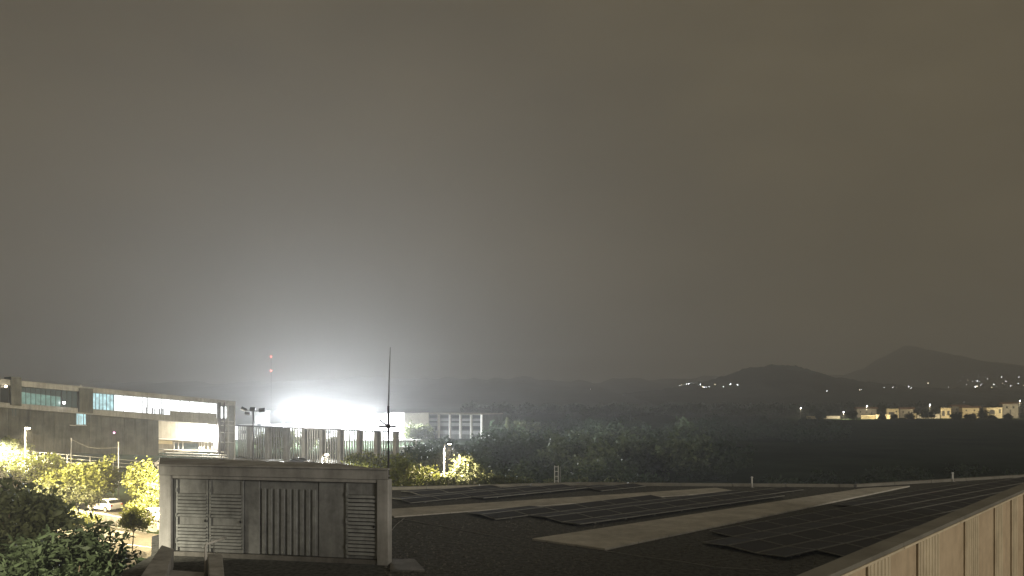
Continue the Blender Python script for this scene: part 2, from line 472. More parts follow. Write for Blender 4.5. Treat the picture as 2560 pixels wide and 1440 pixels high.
# pebbles that catch the light
gv = MB()
for i in range(5200):
    x = R.uniform(960, 2050); y = R.uniform(1300, 1460)
    c = G(x, y, RZ); r = R.choice((.018, .022, .026, .03, .045)) * R.uniform(.7, 1.3)
    if R.random() < 0.6 and x > 1500: continue
    vs_ = [c + Vector(d) * r for d in ((1, 0, .2), (0, 1, .2), (-1, 0, .3), (0, -1, .2), (.1, 0, 1.0))]
    gv.add(vs_, [(0, 1, 4), (1, 2, 4), (2, 3, 4), (3, 0, 4)])
o = gv.build('gravel', 'stone', bld); o['kind'] = 'stuff'

# clad parapet wall, right
CZ = 11.4
wa, wb = G(2052, 1440, CZ), G(2560, 1220, CZ)
wu = (wb - wa).normalized(); wu.z = 0
wn = Vector((wu.y, -wu.x, 0))              # towards the camera side
wa = wa - wu * 5
WL = 34.0
def wp(s, off, z): q = wa + wu * s + wn * off; return Vector((q.x, q.y, z))
def s_at(x, off=0.0, z=CZ):
    kx = (x - 1280) / F
    b0 = wa + wn * off
    return (kx * b0.y - b0.x) / (wu.x - kx * wu.y)
MB().prism([wp(0, -.15, RZ + .002), wp(WL, -.15, RZ + .002), wp(WL, -.02, RZ + .002), wp(0, -.02, RZ + .002)], (0, 0, CZ - RZ - .05)).build('parapet', 'concrete_d', bld)
sx = 0.0
while sx < WL:
    e = min(sx + 2.4, WL)
    MB().prism([wp(sx + .006, -.17, CZ - .048), wp(e - .006, -.17, CZ - .048), wp(e - .006, .05, CZ - .048), wp(sx + .006, .05, CZ - .048)], (0, 0, .048)).build('coping', 'coping', bld, bevel=.008)
    MB().prism([wp(sx + .008, .040, CZ - .075), wp(e - .008, .040, CZ - .075), wp(e - .008, .056, CZ - .075), wp(sx + .008, .056, CZ - .075)], (0, 0, .025)).build('drip_edge', 'beige_l', bld)
    sx = e
joints = [s_at(x) for x in (2165, 2291, 2409, 2484, 2526, 2558)]
js = [joints[0] - 6.6, joints[0] - 4.4, joints[0] - 2.2] + joints
while js[-1] < WL - 2: js.append(js[-1] + 1.5)
for i in range(len(js) - 1):
    s0, s1 = js[i] + .012, js[i + 1] - .012
    if s1 < 0 or s1 - s0 < .1: continue
    s0 = max(s0, 0.02)
    sm = s0 + (s1 - s0) * .40
    MB().prism([wp(s0, -.018, RZ + .01), wp(sm - .004, -.018, RZ + .01), wp(sm - .004, .022, RZ + .01), wp(s0, .022, RZ + .01)], (0, 0, CZ - RZ - .07)).build('cladding_panel', 'beige_l', bld, bevel=.006)
    MB().prism([wp(sm + .004, -.018, RZ + .01), wp(s1, -.018, RZ + .01), wp(s1, .002, RZ + .01), wp(sm + .004, .002, RZ + .01)], (0, 0, CZ - RZ - .07)).build('cladding_panel', 'beige', bld, bevel=.006)
    nr = max(3, int((sm - s0) / .11))
    for j in range(nr):
        c = s0 + (j + .5) * (sm - s0) / nr
        MB().prism([wp(c - .028, .0222, RZ + .02), wp(c + .028, .0222, RZ + .02), wp(c + .018, .036, RZ + .02), wp(c - .018, .036, RZ + .02)], (0, 0, CZ - RZ - .10)).build('rib', 'beige_l', bld)

# ------------------------------------------------------------------ plant room with louvre doors on the roof
pr = thing('plant_room', 'grey concrete plant room with louvred metal doors on the roof edge', 'plant room', (PL_L.x, PL_L.y, RZ))
pp = Plane((PL_L.x, PL_L.y), (PL_R.x, PL_R.y))
prw = (PL_R - PL_L).length
def q3(s, off, z): v = pp.a + pp.u * s + pp.n * off; return Vector((v.x, v.y, z))
def ps(x): return (pp.at(x, 0) - Vector((pp.a.x, pp.a.y, pp.at(x, 0).z))).length
backL = Vector((bl.x, bl.y, 0)); backR = Vector((br.x, br.y, 0))
core = [q3(0, -.34, RZ + .003), q3(prw, -.34, RZ + .003), Vector((backR.x, backR.y, RZ + .003)), Vector((backL.x, backL.y, RZ + .003))]
MB().prism(core, (0, 0, BOXZ - .32 - RZ)).build('wall', 'concrete_d', pr)
top = [q3(-.02, .0, BOXZ - .31), q3(prw + .02, .0, BOXZ - .31), Vector((backR.x + .05, backR.y + .05, BOXZ - .31)), Vector((backL.x - .05, backL.y + .05, BOXZ - .31))]
MB().prism(top, (0, 0, .30)).build('roof_slab', 'concrete', pr, bevel=.02)
rim = [q3(-.03, .05, BOXZ - .008), q3(prw + .03, .05, BOXZ - .008), q3(prw + .03, -.07, BOXZ - .008), q3(-.03, -.07, BOXZ - .008)]
MB().prism(rim, (0, 0, .05)).build('roof_trim', 'concrete', pr, bevel=.01)
def col_(s0, s1, o0, o1, z0, z1, name, m, par=pr, bv=.0):
    return MB().prism([q3(s0, o0, z0), q3(s1, o0, z0), q3(s1, o1, z0), q3(s0, o1, z0)], (0, 0, z1 - z0)).build(name, m, par, bevel=bv)
zt = BOXZ - .312
SL, SR = ps(427), ps(942)
col_(0, SL, -.338, -.003, RZ + .003, zt, 'column', 'concrete', bv=.015)
col_(SR, prw, -.338, -.003, RZ + .003, zt, 'column', 'concrete', bv=.015)
col_(SL + .002, SR - .002, -.336, -.03, zt - .10, zt - .002, 'lintel', 'concrete', bv=.01)
col_(SL + .002, SR - .002, -.337, -.05, RZ + .003, RZ + .14, 'sill', 'concrete_d', bv=.01)
# door leaves with louvres
def leaf(x0, x1, zb, ztp, banks, off=-.11):
    s0, s1 = ps(x0), ps(x1)
    d = col_(s0, s1, -.333, off, zb, ztp, 'door', 'door', bv=.01)
    for (z0, z1, n) in banks:
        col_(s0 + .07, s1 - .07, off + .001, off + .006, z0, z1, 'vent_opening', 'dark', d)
        h = (z1 - z0) / n
        for i in range(n):
            za = z0 + i * h + .01 + R.uniform(-.006, .006)
            MB().prism([q3(s0 + .06, off + .004, za + h * .62), q3(s0 + .06, off + .055, za), q3(s0 + .06, off + .065, za + .012), q3(s0 + .06, off + .014, za + h * .62 + .012)],
                       pp.u * (s1 - s0 - .12)).build('louvre', 'louvre', d)
    col_(s1 - .10, s1 - .065, off + .031, off + .075, zb + .96, zb + 1.04, 'handle', 'darkmetal', d)
    for zh in (.3, 1.1, 1.9):
        col_(s0 - .005, s0 + .03, off + .031, off + .05, zb + zh, zb + zh + .11, 'hinge', 'louvre', d)
    for sgn in (s0 + .03, s1 - .03):
        col_(sgn - .03, sgn + .03, off + .002, off + .03, zb + .02, ztp - .02, 'door_frame', 'louvre', d)
z0d, z1d = RZ + .16, zt - .12
bk = [(z0d + .12, z0d + .86, 7), (z0d + 1.10, z0d + 1.86, 7)]
leaf(436, 516, z0d, z1d, bk); leaf(519, 604, z0d, z1d, bk)
leaf(862, 940, z0d, z1d, [(z0d + .10, z0d + 1.95, 16)])
# plain infill sheets and upright slats
col_(ps(606), ps(643), -.334, -.14, z0d, z1d, 'infill_panel', 'door', bv=.008)
col_(ps(645), ps(790), -.334, -.17, z0d, z1d, 'infill_panel', 'door', bv=.008)
for i in range(9):
    x = 650 + i * 15.8
    col_(ps(x), ps(x + 8.2), -.1695, -.115, z0d + .02, z1d - .24, 'upright_slat', 'louvre', bv=.006)
col_(ps(792), ps(860), -.334, -.14, z0d, z1d, 'infill_panel', 'door', bv=.008)
col_(ps(430), ps(434.5), -.334, -.08, z0d, z1d, 'door_jamb', 'louvre')

# low concrete step in front, small upstand with bent pipe
stp = MB(); q = [G(x, y, RZ + .30) for x, y in ((424, 1424), (512, 1431), (508, 1500), (385, 1500))]
stp.prism([Vector((v.x, v.y, RZ + .004)) for v in q], (0, 0, .296))
tag(stp.build('concrete_step', 'concrete', bevel=.02), 'low concrete step at the bottom edge before the louvred doors', 'step')
up = MB(); q = [G(x, y, RZ + .55) for x, y in ((519, 1384), (556, 1386), (561, 1440), (523, 1440))]
qq = [q[0], q[1], q[1] + (q[2] - q[1]) * 1.6, q[0] + (q[3] - q[0]) * 1.6]
up.prism([Vector((v.x, v.y, RZ + .004)) for v in qq], (0, 0, .55))
tag(up.build('concrete_upstand', 'concrete', bevel=.02), 'narrow pale concrete upstand behind the bent pipe rail', 'upstand')
d_ = 20.2
pz = thing('pipe_rail', 'thin pale bent metal pipe rail before the plant room doors', 'rail', P(514, 1446, d_))
MB().tube([Vector((P(514, 0, d_).x, d_, RZ + .01)), P(514, 1366, d_), P(516, 1361, d_), P(540, 1353, d_ + .5), P(564, 1345, d_ + 1.0)], .036).build('pipe', 'white', pz, smooth=True)
b0 = P(535, 1354.5, d_ + .4)
MB().tube([b0, Vector((b0.x, b0.y, RZ + .5))], .014).build('stay', 'galv', pz)
bb = Vector((P(514, 0, d_).x, d_, RZ + .003))
MB().box(bb + Vector((0, 0, .012)), (.14, .14, .02)).build('base_plate', 'galv', pz)

# ------------------------------------------------------------------ antenna mast beside the plant room
dm = PL_R.y + .55
mb = P(971, 1300, dm); mb.z = RZ
am = thing('antenna_mast', 'tall thin antenna mast with a short cross arm beside the plant room', 'antenna', mb)
MB().tube([(mb.x, mb.y, RZ + .003), (mb.x, mb.y, P(0, 1015, dm).z)], .034, 10).build('pole', 'darkmetal', am, smooth=True)
MB().tube([(mb.x, mb.y, P(0, 1018, dm).z), (mb.x + .03, mb.y, P(0, 930, dm).z), (mb.x + .06, mb.y, P(0, 868, dm).z)], [.022, .016, .008], 8).build('whip', 'galv', am, smooth=True)
MB().tube([P(947, 1066, dm), P(990, 1066, dm)], .032, 6).build('cross_arm', 'darkmetal', am)
MB().tube([P(949, 1049, dm), P(969, 1066, dm)], .028, 6).build('brace', 'darkmetal', am)
MB().tube([P(949, 1047, dm), P(949, 1067, dm)], .008, 6).build('stay', 'darkmetal', am)
MB().box(P(970.5, 1065, dm), (.13, .12, .13)).build('clamp', 'darkmetal', am, bevel=.01)
for xx, yy in ((953, 1060), (957, 1061.5)):
    MB().tube([P(xx, yy - 2.5, dm - .1), P(xx, yy + 2.5, dm + .1)], .012, 6).build('element', 'darkmetal', am)
for yy in (1190, 1262):
    c = P(969, yy, dm - .05); MB().box(c, (.18, .06, .04)).build('bracket', 'galv', am)

# ------------------------------------------------------------------ solar panels
pu = Vector((.80, .60, 0)); pv = Vector((-.60, .80, 0))
PW, PH = 1.72, 1.04
cellm = MB(); fm = MB()
nx, ny = 10, 6
for i in range(nx):
    for j in range(ny):
        cx = -PW / 2 + .035 + (PW - .07) * (i + .5) / nx; cy = -PH / 2 + .035 + (PH - .07) * (j + .5) / ny
        cellm.add([(cx - .079, cy - .077, .0), (cx + .079, cy - .077, .0), (cx + .079, cy + .077, .0), (cx - .079, cy + .077, .0)], [(0, 1, 2, 3)])
cellm.box((0, 0, -.012), (PW - .06, PH - .06, .018))
for c, d in (((0, -PH / 2 + .015, -.012), (PW, .03, .036)), ((0, PH / 2 - .015, -.012), (PW, .03, .036)), ((-PW / 2 + .015, 0, -.012), (.03, PH - .06, .036)), ((PW / 2 - .015, 0, -.012), (.03, PH - .06, .036))):
    fm.box(c, d)
cme = cellm.build('cells', 'cell'); fme = fm.build('panel_frame', 'frame')
lg = MB(); lg.box((0, 0, -.058), (.06, PH - .1, .05))
lme = lg.build('support', 'galv')
meshes = (cme.data, fme.data, lme.data)
for o_ in (cme, fme, lme): bpy.data.objects.remove(o_)
ang = math.atan2(pu.y, pu.x)
def panel(c, tilt, label, group):
    r = thing('solar_panel', label, 'solar panel', c, 0, group, world=False)
    r.rotation_euler = (tilt, 0, ang)
    for nm, me in zip(('cells', 'panel_frame', 'support'), meshes): sub(nm, me, r)
def inside(p, poly):
    c = False; n = len(poly)
    for i in range(n):
        a, b = poly[i], poly[i - 1]
        if (a[1] > p[1]) != (b[1] > p[1]) and p[0] < (b[0] - a[0]) * (p[1] - a[1]) / (b[1] - a[1]) + a[0]: c = not c
    return c
ORD = ['first', 'second', 'third', 'fourth', 'fifth', 'sixth', 'seventh', 'eighth', 'ninth', 'tenth', 'eleventh', 'twelfth', 'thirteenth', 'fourteenth', 'fifteenth', 'sixteenth', 'seventeenth', 'eighteenth', 'nineteenth', 'twentieth']
ORD += ['twenty-' + w_ for w_ in ORD[:9]] + ['thirtieth'] + ['thirty-' + w_ for w_ in ORD[:9]]
def array(poly_px, base, where, group, gap=.035, lift=.115, tl=3.5):
    poly = [gp(x, y, RZ) for x, y in poly_px]
    o0 = G(*base, RZ); cnt = 0; rows = 0
    for j in range(-16, 17):
        k_ = 0
        for i in range(-22, 23):
            # pairs of panels lean against each other along rows that run beside the walkway
            tilt = math.radians(tl if j % 2 == 0 else -tl)
            c = o0 + pu * (i * (PW + gap)) + pv * (j * (PH + gap))
            if all(inside((c + pu * (a * PW * .42) + pv * (b * PH * .4)).to_tuple()[:2], poly) for a in (-1, 1) for b in (-1, 1)):
                if k_ == 0: rows += 1
                panel(Vector((c.x, c.y, RZ + lift)), tilt, 'solar panel %s from the near end, %s row %s' % (ORD[k_], ORD[rows - 1], where), group)
                k_ += 1; cnt += 1
    return cnt
n1 = array([(1725, 1338), (2290, 1222), (2560, 1197), (2720, 1187), (2125, 1440), (2085, 1410), (1905, 1396), (1690, 1364)], (2100, 1330), 'from the clad parapet', 'solar panels by the clad parapet')
n2 = array([(1180, 1304), (1225, 1312), (1275, 1300), (1510, 1328), (1560, 1312), (2110, 1221), (1830, 1226), (1400, 1263), (1050, 1288), (1100, 1300)], (1500, 1290), 'behind the near walkway', 'solar panels between the walkways')
n3 = array([(960, 1270), (1300, 1245), (1690, 1217), (1600, 1213), (1400, 1213), (960, 1228)], (1200, 1240), 'behind the far walkway', 'solar panels beyond the far walkway')
print('panels', n1, n2, n3)

# thin conductor wires lying on the gravel
for pts, lb in ((((1005, 1297), (1110, 1316), (1200, 1333), (1290, 1349)), 'thin pale wire lying on the gravel left of the near walkway'), (((1515, 1377), (1600, 1391), (1690, 1402), (1790, 1418), (1900, 1425)), 'thin pale wire lying on the gravel right of the near walkway end'), (((1010, 1296), (990, 1312), (976, 1330)), 'short thin wire on the gravel beside the plant room')):
    tag(MB().tube([G(x_, y_, RZ + .03) for x_, y_ in pts], .016, 5).build('conductor_wire', 'galv'), lb, 'wire')

# ------------------------------------------------------------------ things on the far roof edge
dl = G(1393, 1212, RZ).y + .35
la = thing('roof_ladder', 'white metal ladder rising above the far roof edge', 'ladder', Vector((P(1390, 0, dl).x, dl, 0)))
for x in (1386.5, 1395.5):
    MB().tube([Vector((P(x, 0, dl).x, dl, .01)), P(x, 1164, dl)], .022, 6).build('stringer', 'white', la)
MB().tube([Vector((P(1400.5, 0, dl).x, dl + .5, 4.0)), P(1400.5, 1167, dl + .5)], .018, 6).build('hand_rail', 'galv', la)
for i in range(24):
    z = P(0, 1167, dl).z - i * .28
    if z < 1: break
    xa, xb = P(1386.5, 0, dl).x, P(1395.5, 0, dl).x
    MB().tube([(xa, dl, z), (xb, dl, z)], .016, 6).build('rung', 'white', la)
for x, y0, y1, lb in ((1880, 1197, 1217, 'short pale vent pipe at the far roof edge near the walkway end'), (2382, 1186, 1203, 'short white post on the far roof edge at right')):
    dd = G(x, y1, RZ).y - .3
    c = P(x, y1, dd)
    t = thing('vent_pipe', lb, 'vent', (c.x, c.y, RZ))
    h = (y1 - y0) / F * dd + .1
    MB().tube([(c.x, c.y, RZ + .003), (c.x, c.y, RZ + h)], .045, 8).build('pipe', 'white', t, smooth=True)
    MB().tube([(c.x, c.y, RZ + h + .002), (c.x, c.y, RZ + h + .06)], [.075, .05], 8).build('cap', 'white', t, smooth=True)
    MB().box((c.x, c.y, RZ + .012), (.2, .2, .018)).build('flange', 'galv', t)

# ------------------------------------------------------------------ vegetation
def leaves_arr(centers, spread, per, size, asp, flat=0.35):
    """numpy: leaf quads round the given clump centres"""
    n = len(centers) * per
    c = np.repeat(np.array(centers), per, axis=0) + NR.normal(0, 1, (n, 3)) * spread
    d = NR.normal(0, 1, (n, 3)); d[:, 2] *= flat + .4
    d /= np.linalg.norm(d, axis=1)[:, None] + 1e-9
    e = NR.normal(0, 1, (n, 3)); e -= d * (e * d).sum(1)[:, None]; e /= np.linalg.norm(e, axis=1)[:, None] + 1e-9
    s = size * NR.uniform(.6, 1.4, (n, 1))
    a, b = d * s, e * s * asp
    return np.stack([c - a, c - b * 1 + a * .1, c + a, c + b + a * .1], 1).reshape(-1, 3)
def leaf_obj(name, V, m, parent=None):
    n = len(V) // 4
    me = bpy.data.meshes.new(name)
    org = np.array(parent.location) if parent is not None and parent.get('_w') else np.zeros(3)
    V = (V - org).astype(np.float32)
    me.vertices.add(n * 4); me.vertices.foreach_set('co', V.ravel())
    me.loops.add(n * 4); me.loops.foreach_set('vertex_index', np.arange(n * 4, dtype=np.int32))
    me.polygons.add(n); me.polygons.foreach_set('loop_start', np.arange(0, n * 4, 4, dtype=np.int32))
    me.update(calc_edges=True); me.validate()
    me.materials.append(M[m])
    o = bpy.data.objects.new(name, me); COL.objects.link(o)
    if parent is not None: o.parent = parent
    return o
def blob(c, r, n, shell=.55):
    """clump centres through an uneven crown"""
    p = NR.normal(0, 1, (n, 3)); p /= np.linalg.norm(p, axis=1)[:, None]
    rad = shell + (1 - shell) * NR.random((n, 1)) ** .6
    lob = 1 + .26 * np.sin(p[:, :1] * 4.1 + c[0]) + .2 * np.sin(p[:, 1:2] * 5.3 + c[1]) + .24 * np.sin(p[:, 2:] * 5.7 + c[2] + p[:, :1] * 3)
    return np.array(c) + p * rad * lob * np.array(r)
def tree(name, label, base, crowns, m, leaf=.14, per=26, clumps=320, spread=.28, asp=.5, trunk=.16, cat='tree', group=None, lean=(0, 0)):
    base = Vector(base)
    t = thing(name, label, cat, base, 0, group)
    c0 = Vector(crowns[0][0])
    tk = MB()
    top = Vector((c0.x, c0.y, c0.z))
    fork = base.lerp(top, .55)
    tk.tube([base, base.lerp(fork, .5) + Vector((lean[0], lean[1], 0)), fork, top], [trunk, trunk * .85, trunk * .7, trunk * .25], 8)
    for c, r in crowns:
        for k_ in range(5):
            e = Vector(c) + Vector((R.uniform(-.7, .7) * r[0], R.uniform(-.7, .7) * r[1], R.uniform(-.2, .6) * r[2]))
            mid = fork.lerp(e, .5) + Vector((R.uniform(-.2, .2), R.uniform(-.2, .2), R.uniform(0, .3)))
            tk.tube([fork, mid, e], [trunk * .45, trunk * .3, trunk * .08], 6)
    tk.build('trunk', 'bark', t, smooth=True)
    tot = sum(r[0] * r[2] for c, r in crowns)
    V = [leaves_arr(blob(tuple(c), r, max(12, int(clumps * r[0] * r[2] / tot))), spread, per, leaf, asp) for c, r in crowns]
    leaf_obj('crown', np.concatenate(V), m, t)
    return t
def onground(x, d): return Vector((P(x, 0, d).x, d, 0))

# foreground trees, bottom left
tree('broadleaf_tree', 'large dark leafy tree filling the lower left corner', onground(40, 40),
     [(P(28, 1315, 40), (2.3, 2.6, 1.9)), (P(-30, 1258, 41), (1.9, 2.4, 1.2)), (P(105, 1285, 41), (1.2, 2.0, 1.0)), (P(20, 1400, 38), (3.2, 3, 2.4))],
     'leaf_olive', leaf=.20, per=20, clumps=560, spread=.34, trunk=.3)
tree('pointed_leaf_tree', 'dark tree with upright pointed leaves along the bottom left edge', onground(150, 30),
     [(P(170, 1420, 30), (2.3, 2.0, 1.5)), (P(240, 1445, 29), (1.25, 1.3, 1.1)), (P(60, 1460, 29), (2.3, 2, 1.6)), (P(300, 1500, 28), (1.15, 1.1, 1.0))],
     'leaf_dark', leaf=.19, per=22, clumps=420, spread=.24, asp=.30, trunk=.22)
# street trees lit by the lamps
tree('street_tree', 'wide lamp-lit yellow-green tree standing behind the white parked car', onground(236, 86),
     [(P(205, 1196, 86), (3.1, 2.6, 1.6)), (P(255, 1192, 86), (2.0, 2.0, 1.6)), (P(160, 1205, 86), (1.8, 1.8, 1.2))], 'leaf_street', leaf=.20, per=24, clumps=330, spread=.34, trunk=.2)
tree('street_tree', 'yellow-green lamp-lit tree against the left edge of the plant room', onground(362, 82),
     [(P(372, 1200, 82), (2.0, 1.8, 1.5)), (P(335, 1188, 82), (.8, .8, 1.0)), (P(385, 1235, 81), (1.3, 1.3, 1.4)), (P(345, 1225, 82), (.9, .9, .8))], 'leaf_street', leaf=.19, per=24, clumps=240, spread=.30, trunk=.16)
tree('street_tree', 'lamp-lit tree crown around the foot of the leftmost street lamp', onground(45, 92),
     [(P(40, 1172, 92), (4.0, 3, 1.3)), (P(110, 1172, 92), (2.4, 2, 1.0)), (P(-40, 1165, 92), (3.2, 2.6, 1.8)), (P(128, 1155, 92), (.5, .5, .9))], 'leaf_street', leaf=.22, per=24, clumps=330, spread=.34, trunk=.2)
tree('pale_tree', 'pale tree burnt out white by lamplight at the left edge', onground(5, 97),
     [(P(5, 1134, 97), (2.8, 2.4, 1.9)), (P(-50, 1130, 97), (2.6, 2.4, 2.0)), (P(42, 1146, 97), (1.0, 1, .7))], 'leaf_pale', leaf=.22, per=26, clumps=360, spread=.32, trunk=.2)
tree('young_tree', 'small young tree on a thin stem at the road edge', G(331, 1378),
     [(P(336, 1292, 62), (.75, .7, .6)), (P(322, 1305, 62), (.5, .6, .45)), (P(358, 1308, 62), (.7, .8, .35))], 'leaf_street', leaf=.13, per=22, clumps=120, spread=.2, trunk=.055)
tree('hedge_shrub', 'low lit shrub on the parking edge before the white parked car', G(235, 1306),
     [(P(190, 1297, 74), (1.8, .8, .4)), (P(140, 1284, 75), (2.0, 1.2, .9))], 'leaf_street', leaf=.13, per=22, clumps=170, spread=.24, trunk=.06, cat='shrub')
tree('hedge_shrub', 'low lit shrub between the white car and the plant room corner', G(340, 1290),
     [(P(340, 1272, 76), (1.0, 1, .45)), (P(385, 1262, 78), (1.1, 1, .9))], 'leaf_street', leaf=.14, per=22, clumps=110, spread=.22, trunk=.05, cat='shrub')
tree('hedge_shrub', 'dark shrub mass below the wide lamp-lit street tree', G(130, 1262),
     [(P(130, 1236, 84), (3.4, 2, 1.2)), (P(235, 1243, 84), (1.6, 1.2, .5))], 'leaf_olive', leaf=.18, per=22, clumps=190, spread=.3, trunk=.07, cat='shrub')
# trees right behind the roof edge, right of the plant room
tree('broadleaf_tree', 'lamp-lit branching tree just right of the antenna mast', onground(1010, 64),
     [(P(1000, 1178, 64), (1.5, 1.6, 1.1)), (P(1045, 1188, 64), (1.5, 1.5, .9)), (P(985, 1200, 62), (1.0, 1.2, .8)), (P(1080, 1205, 63), (1.5, 1.4, .6))], 'leaf_street', leaf=.14, per=20, clumps=190, spread=.26, trunk=.12)
tree('broadleaf_tree', 'bright round lamp-lit bush beneath the single-arm street lamp', onground(1168, 68),
     [(P(1166, 1172, 68), (1.5, 1.4, 1.2)), (P(1160, 1198, 67), (2.0, 1.5, .9)), (P(1200, 1203, 67), (1.3, 1.2, .7))], 'leaf_pale', leaf=.15, per=22, clumps=230, spread=.22, trunk=.12)
tree('hedge_shrub', 'dim leafy shrub running along the far roof edge towards the ladder', onground(1255, 60),
     [(P(1240, 1207, 60), (1.7, 1, .5)), (P(1300, 1210, 60), (1.6, 1, .35)), (P(1110, 1212, 60), (2.0, 1, .45))], 'leaf_olive', leaf=.13, per=20, clumps=150, spread=.22, trunk=.06, cat='shrub')
tree('hedge_shrub', 'small lit weeds growing at the roof edge beside the ladder', onground(1450, 56),
     [(P(1450, 1209, 56), (.6, .5, .3)), (P(1520, 1212, 56), (1.3, .5, .2)), (P(1375, 1212, 56), (.5, .4, .2))], 'leaf_olive', leaf=.10, per=16, clumps=60, spread=.14, trunk=.03, cat='shrub')
# trees by the halls
tree('broadleaf_tree', 'pale blue-lit tree before the pilastered building', onground(1040, 205),
     [(P(1040, 1078, 205), (3.4, 3, 1.9)), (P(1060, 1090, 205), (2.6, 2.4, 1.5))], 'leaf_pale', leaf=.32, per=20, clumps=170, spread=.45, trunk=.2)
tree('broadleaf_tree', 'pale rounded tree beyond the white lean-to right of the pilasters', onground(1312, 220),
     [(P(1312, 1076, 220), (3.6, 3, 2.0)), (P(1330, 1088, 220), (3, 3, 1.6))], 'leaf_olive', leaf=.34, per=20, clumps=170, spread=.5, trunk=.2)
c0 = onground(1268, 215)
cy = thing('cypress_tree', 'single tall narrow cypress right of the pilastered building', 'tree', c0)
MB().tube([c0, c0 + Vector((0, 0, 5))], [.16, .06], 6).build('trunk', 'bark', cy)
zc = np.linspace(0.8, P(0, 1044, 215).z - .3, 120)
zf = (zc - zc[0]) / (zc[-1] - zc[0])
rr = 0.78 * np.sin(np.clip(zf * .86 + .14, 0, 1) * math.pi) ** .7
th = NR.uniform(0, 6.28, 120)
cc = np.stack([c0.x + rr * np.cos(th) * .6, c0.y + rr * np.sin(th) * .6, zc], 1)
leaf_obj('crown', leaves_arr(cc, np.array([.2, .2, .3]), 26, .2, .4, flat=1.2), 'leaf_pale', cy)
for x, d, h, lb in ((1500, 190, 5.2, 'dark upright tree left of the pale gate on the far field edge'), (1540, 200, 5.6, 'dark upright tree right of the pale gate on the far field edge')):
    tree('broadleaf_tree', lb, onground(x, d), [(Vector((P(x, 0, d).x, d, h * .6)), (1.6, 1.6, h * .42))], 'leaf_dark', leaf=.3, per=20, clumps=90, spread=.4, trunk=.16)

# the dark wood and scrub on the plain: too dense and dark to count
ctr = []; siz = []
def scatter(n, xr, dr, hr, wr, cl):
    out = []
    for _ in range(n):
        d = dr[0] * (dr[1] / dr[0]) ** R.random(); x = R.uniform(*xr)
        h = R.uniform(*hr); ww = R.uniform(*wr)
        X = P(x, 0, d).x
        out.append(blob((X, d, h * .55), (ww, ww, h * .48), cl, .5))
    return np.concatenate(out)
wood = [leaves_arr(scatter(70, (960, 1600), (72, 140), (2.2, 4.4), (1.8, 3.4), 46), .42, 15, .25, .55),
        leaves_arr(scatter(62, (1225, 1800), (125, 330), (3.0, 5.6), (3.2, 6.5), 60), .55, 14, .42, .55),
        leaves_arr(scatter(36, (1040, 1230), (125, 190), (1.8, 3.2), (2.0, 3.4), 28), .45, 12, .34, .55),
        leaves_arr(scatter(46, (1560, 2680), (75, 130), (.8, 1.9), (1.8, 3.6), 34), .40, 14, .24, .55),
        leaves_arr(scatter(40, (1700, 2100), (220, 420), (1.5, 3.2), (3, 6), 34), .5, 14, .4, .55)]
o = leaf_obj('woodland', np.concatenate(wood), 'leaf_far'); o['kind'] = 'stuff'
o['label'] = 'dark mass of trees and scrub on the plain beyond the roof'
M['leaf_mid'] = leafmat('leaf_mid', (0.085, 0.110, 0.062), .3, .12, .03)
o = leaf_obj('woodland', np.concatenate([leaves_arr(scatter(26, (1225, 1760), (115, 320), (3.4, 6.0), (2.4, 4.6), 64), .5, 15, .40, .55), leaves_arr(scatter(16, (1010, 1560), (74, 120), (2.4, 4.2), (1.6, 2.8), 50), .4, 15, .24, .55)]), 'leaf_mid'); o['kind'] = 'stuff'
o['label'] = 'paler green tree masses among the dark wood'
wood2 = [leaves_arr(scatter(240, (1150, 2700), (570, 1150), (4, 9), (4, 9), 26), 1.3, 9, 1.1, .6)]
o = leaf_obj('distant_woodland', np.concatenate(wood2), 'leaf_dark'); o['kind'] = 'stuff'
o['label'] = 'dark band of distant trees behind the lit village'

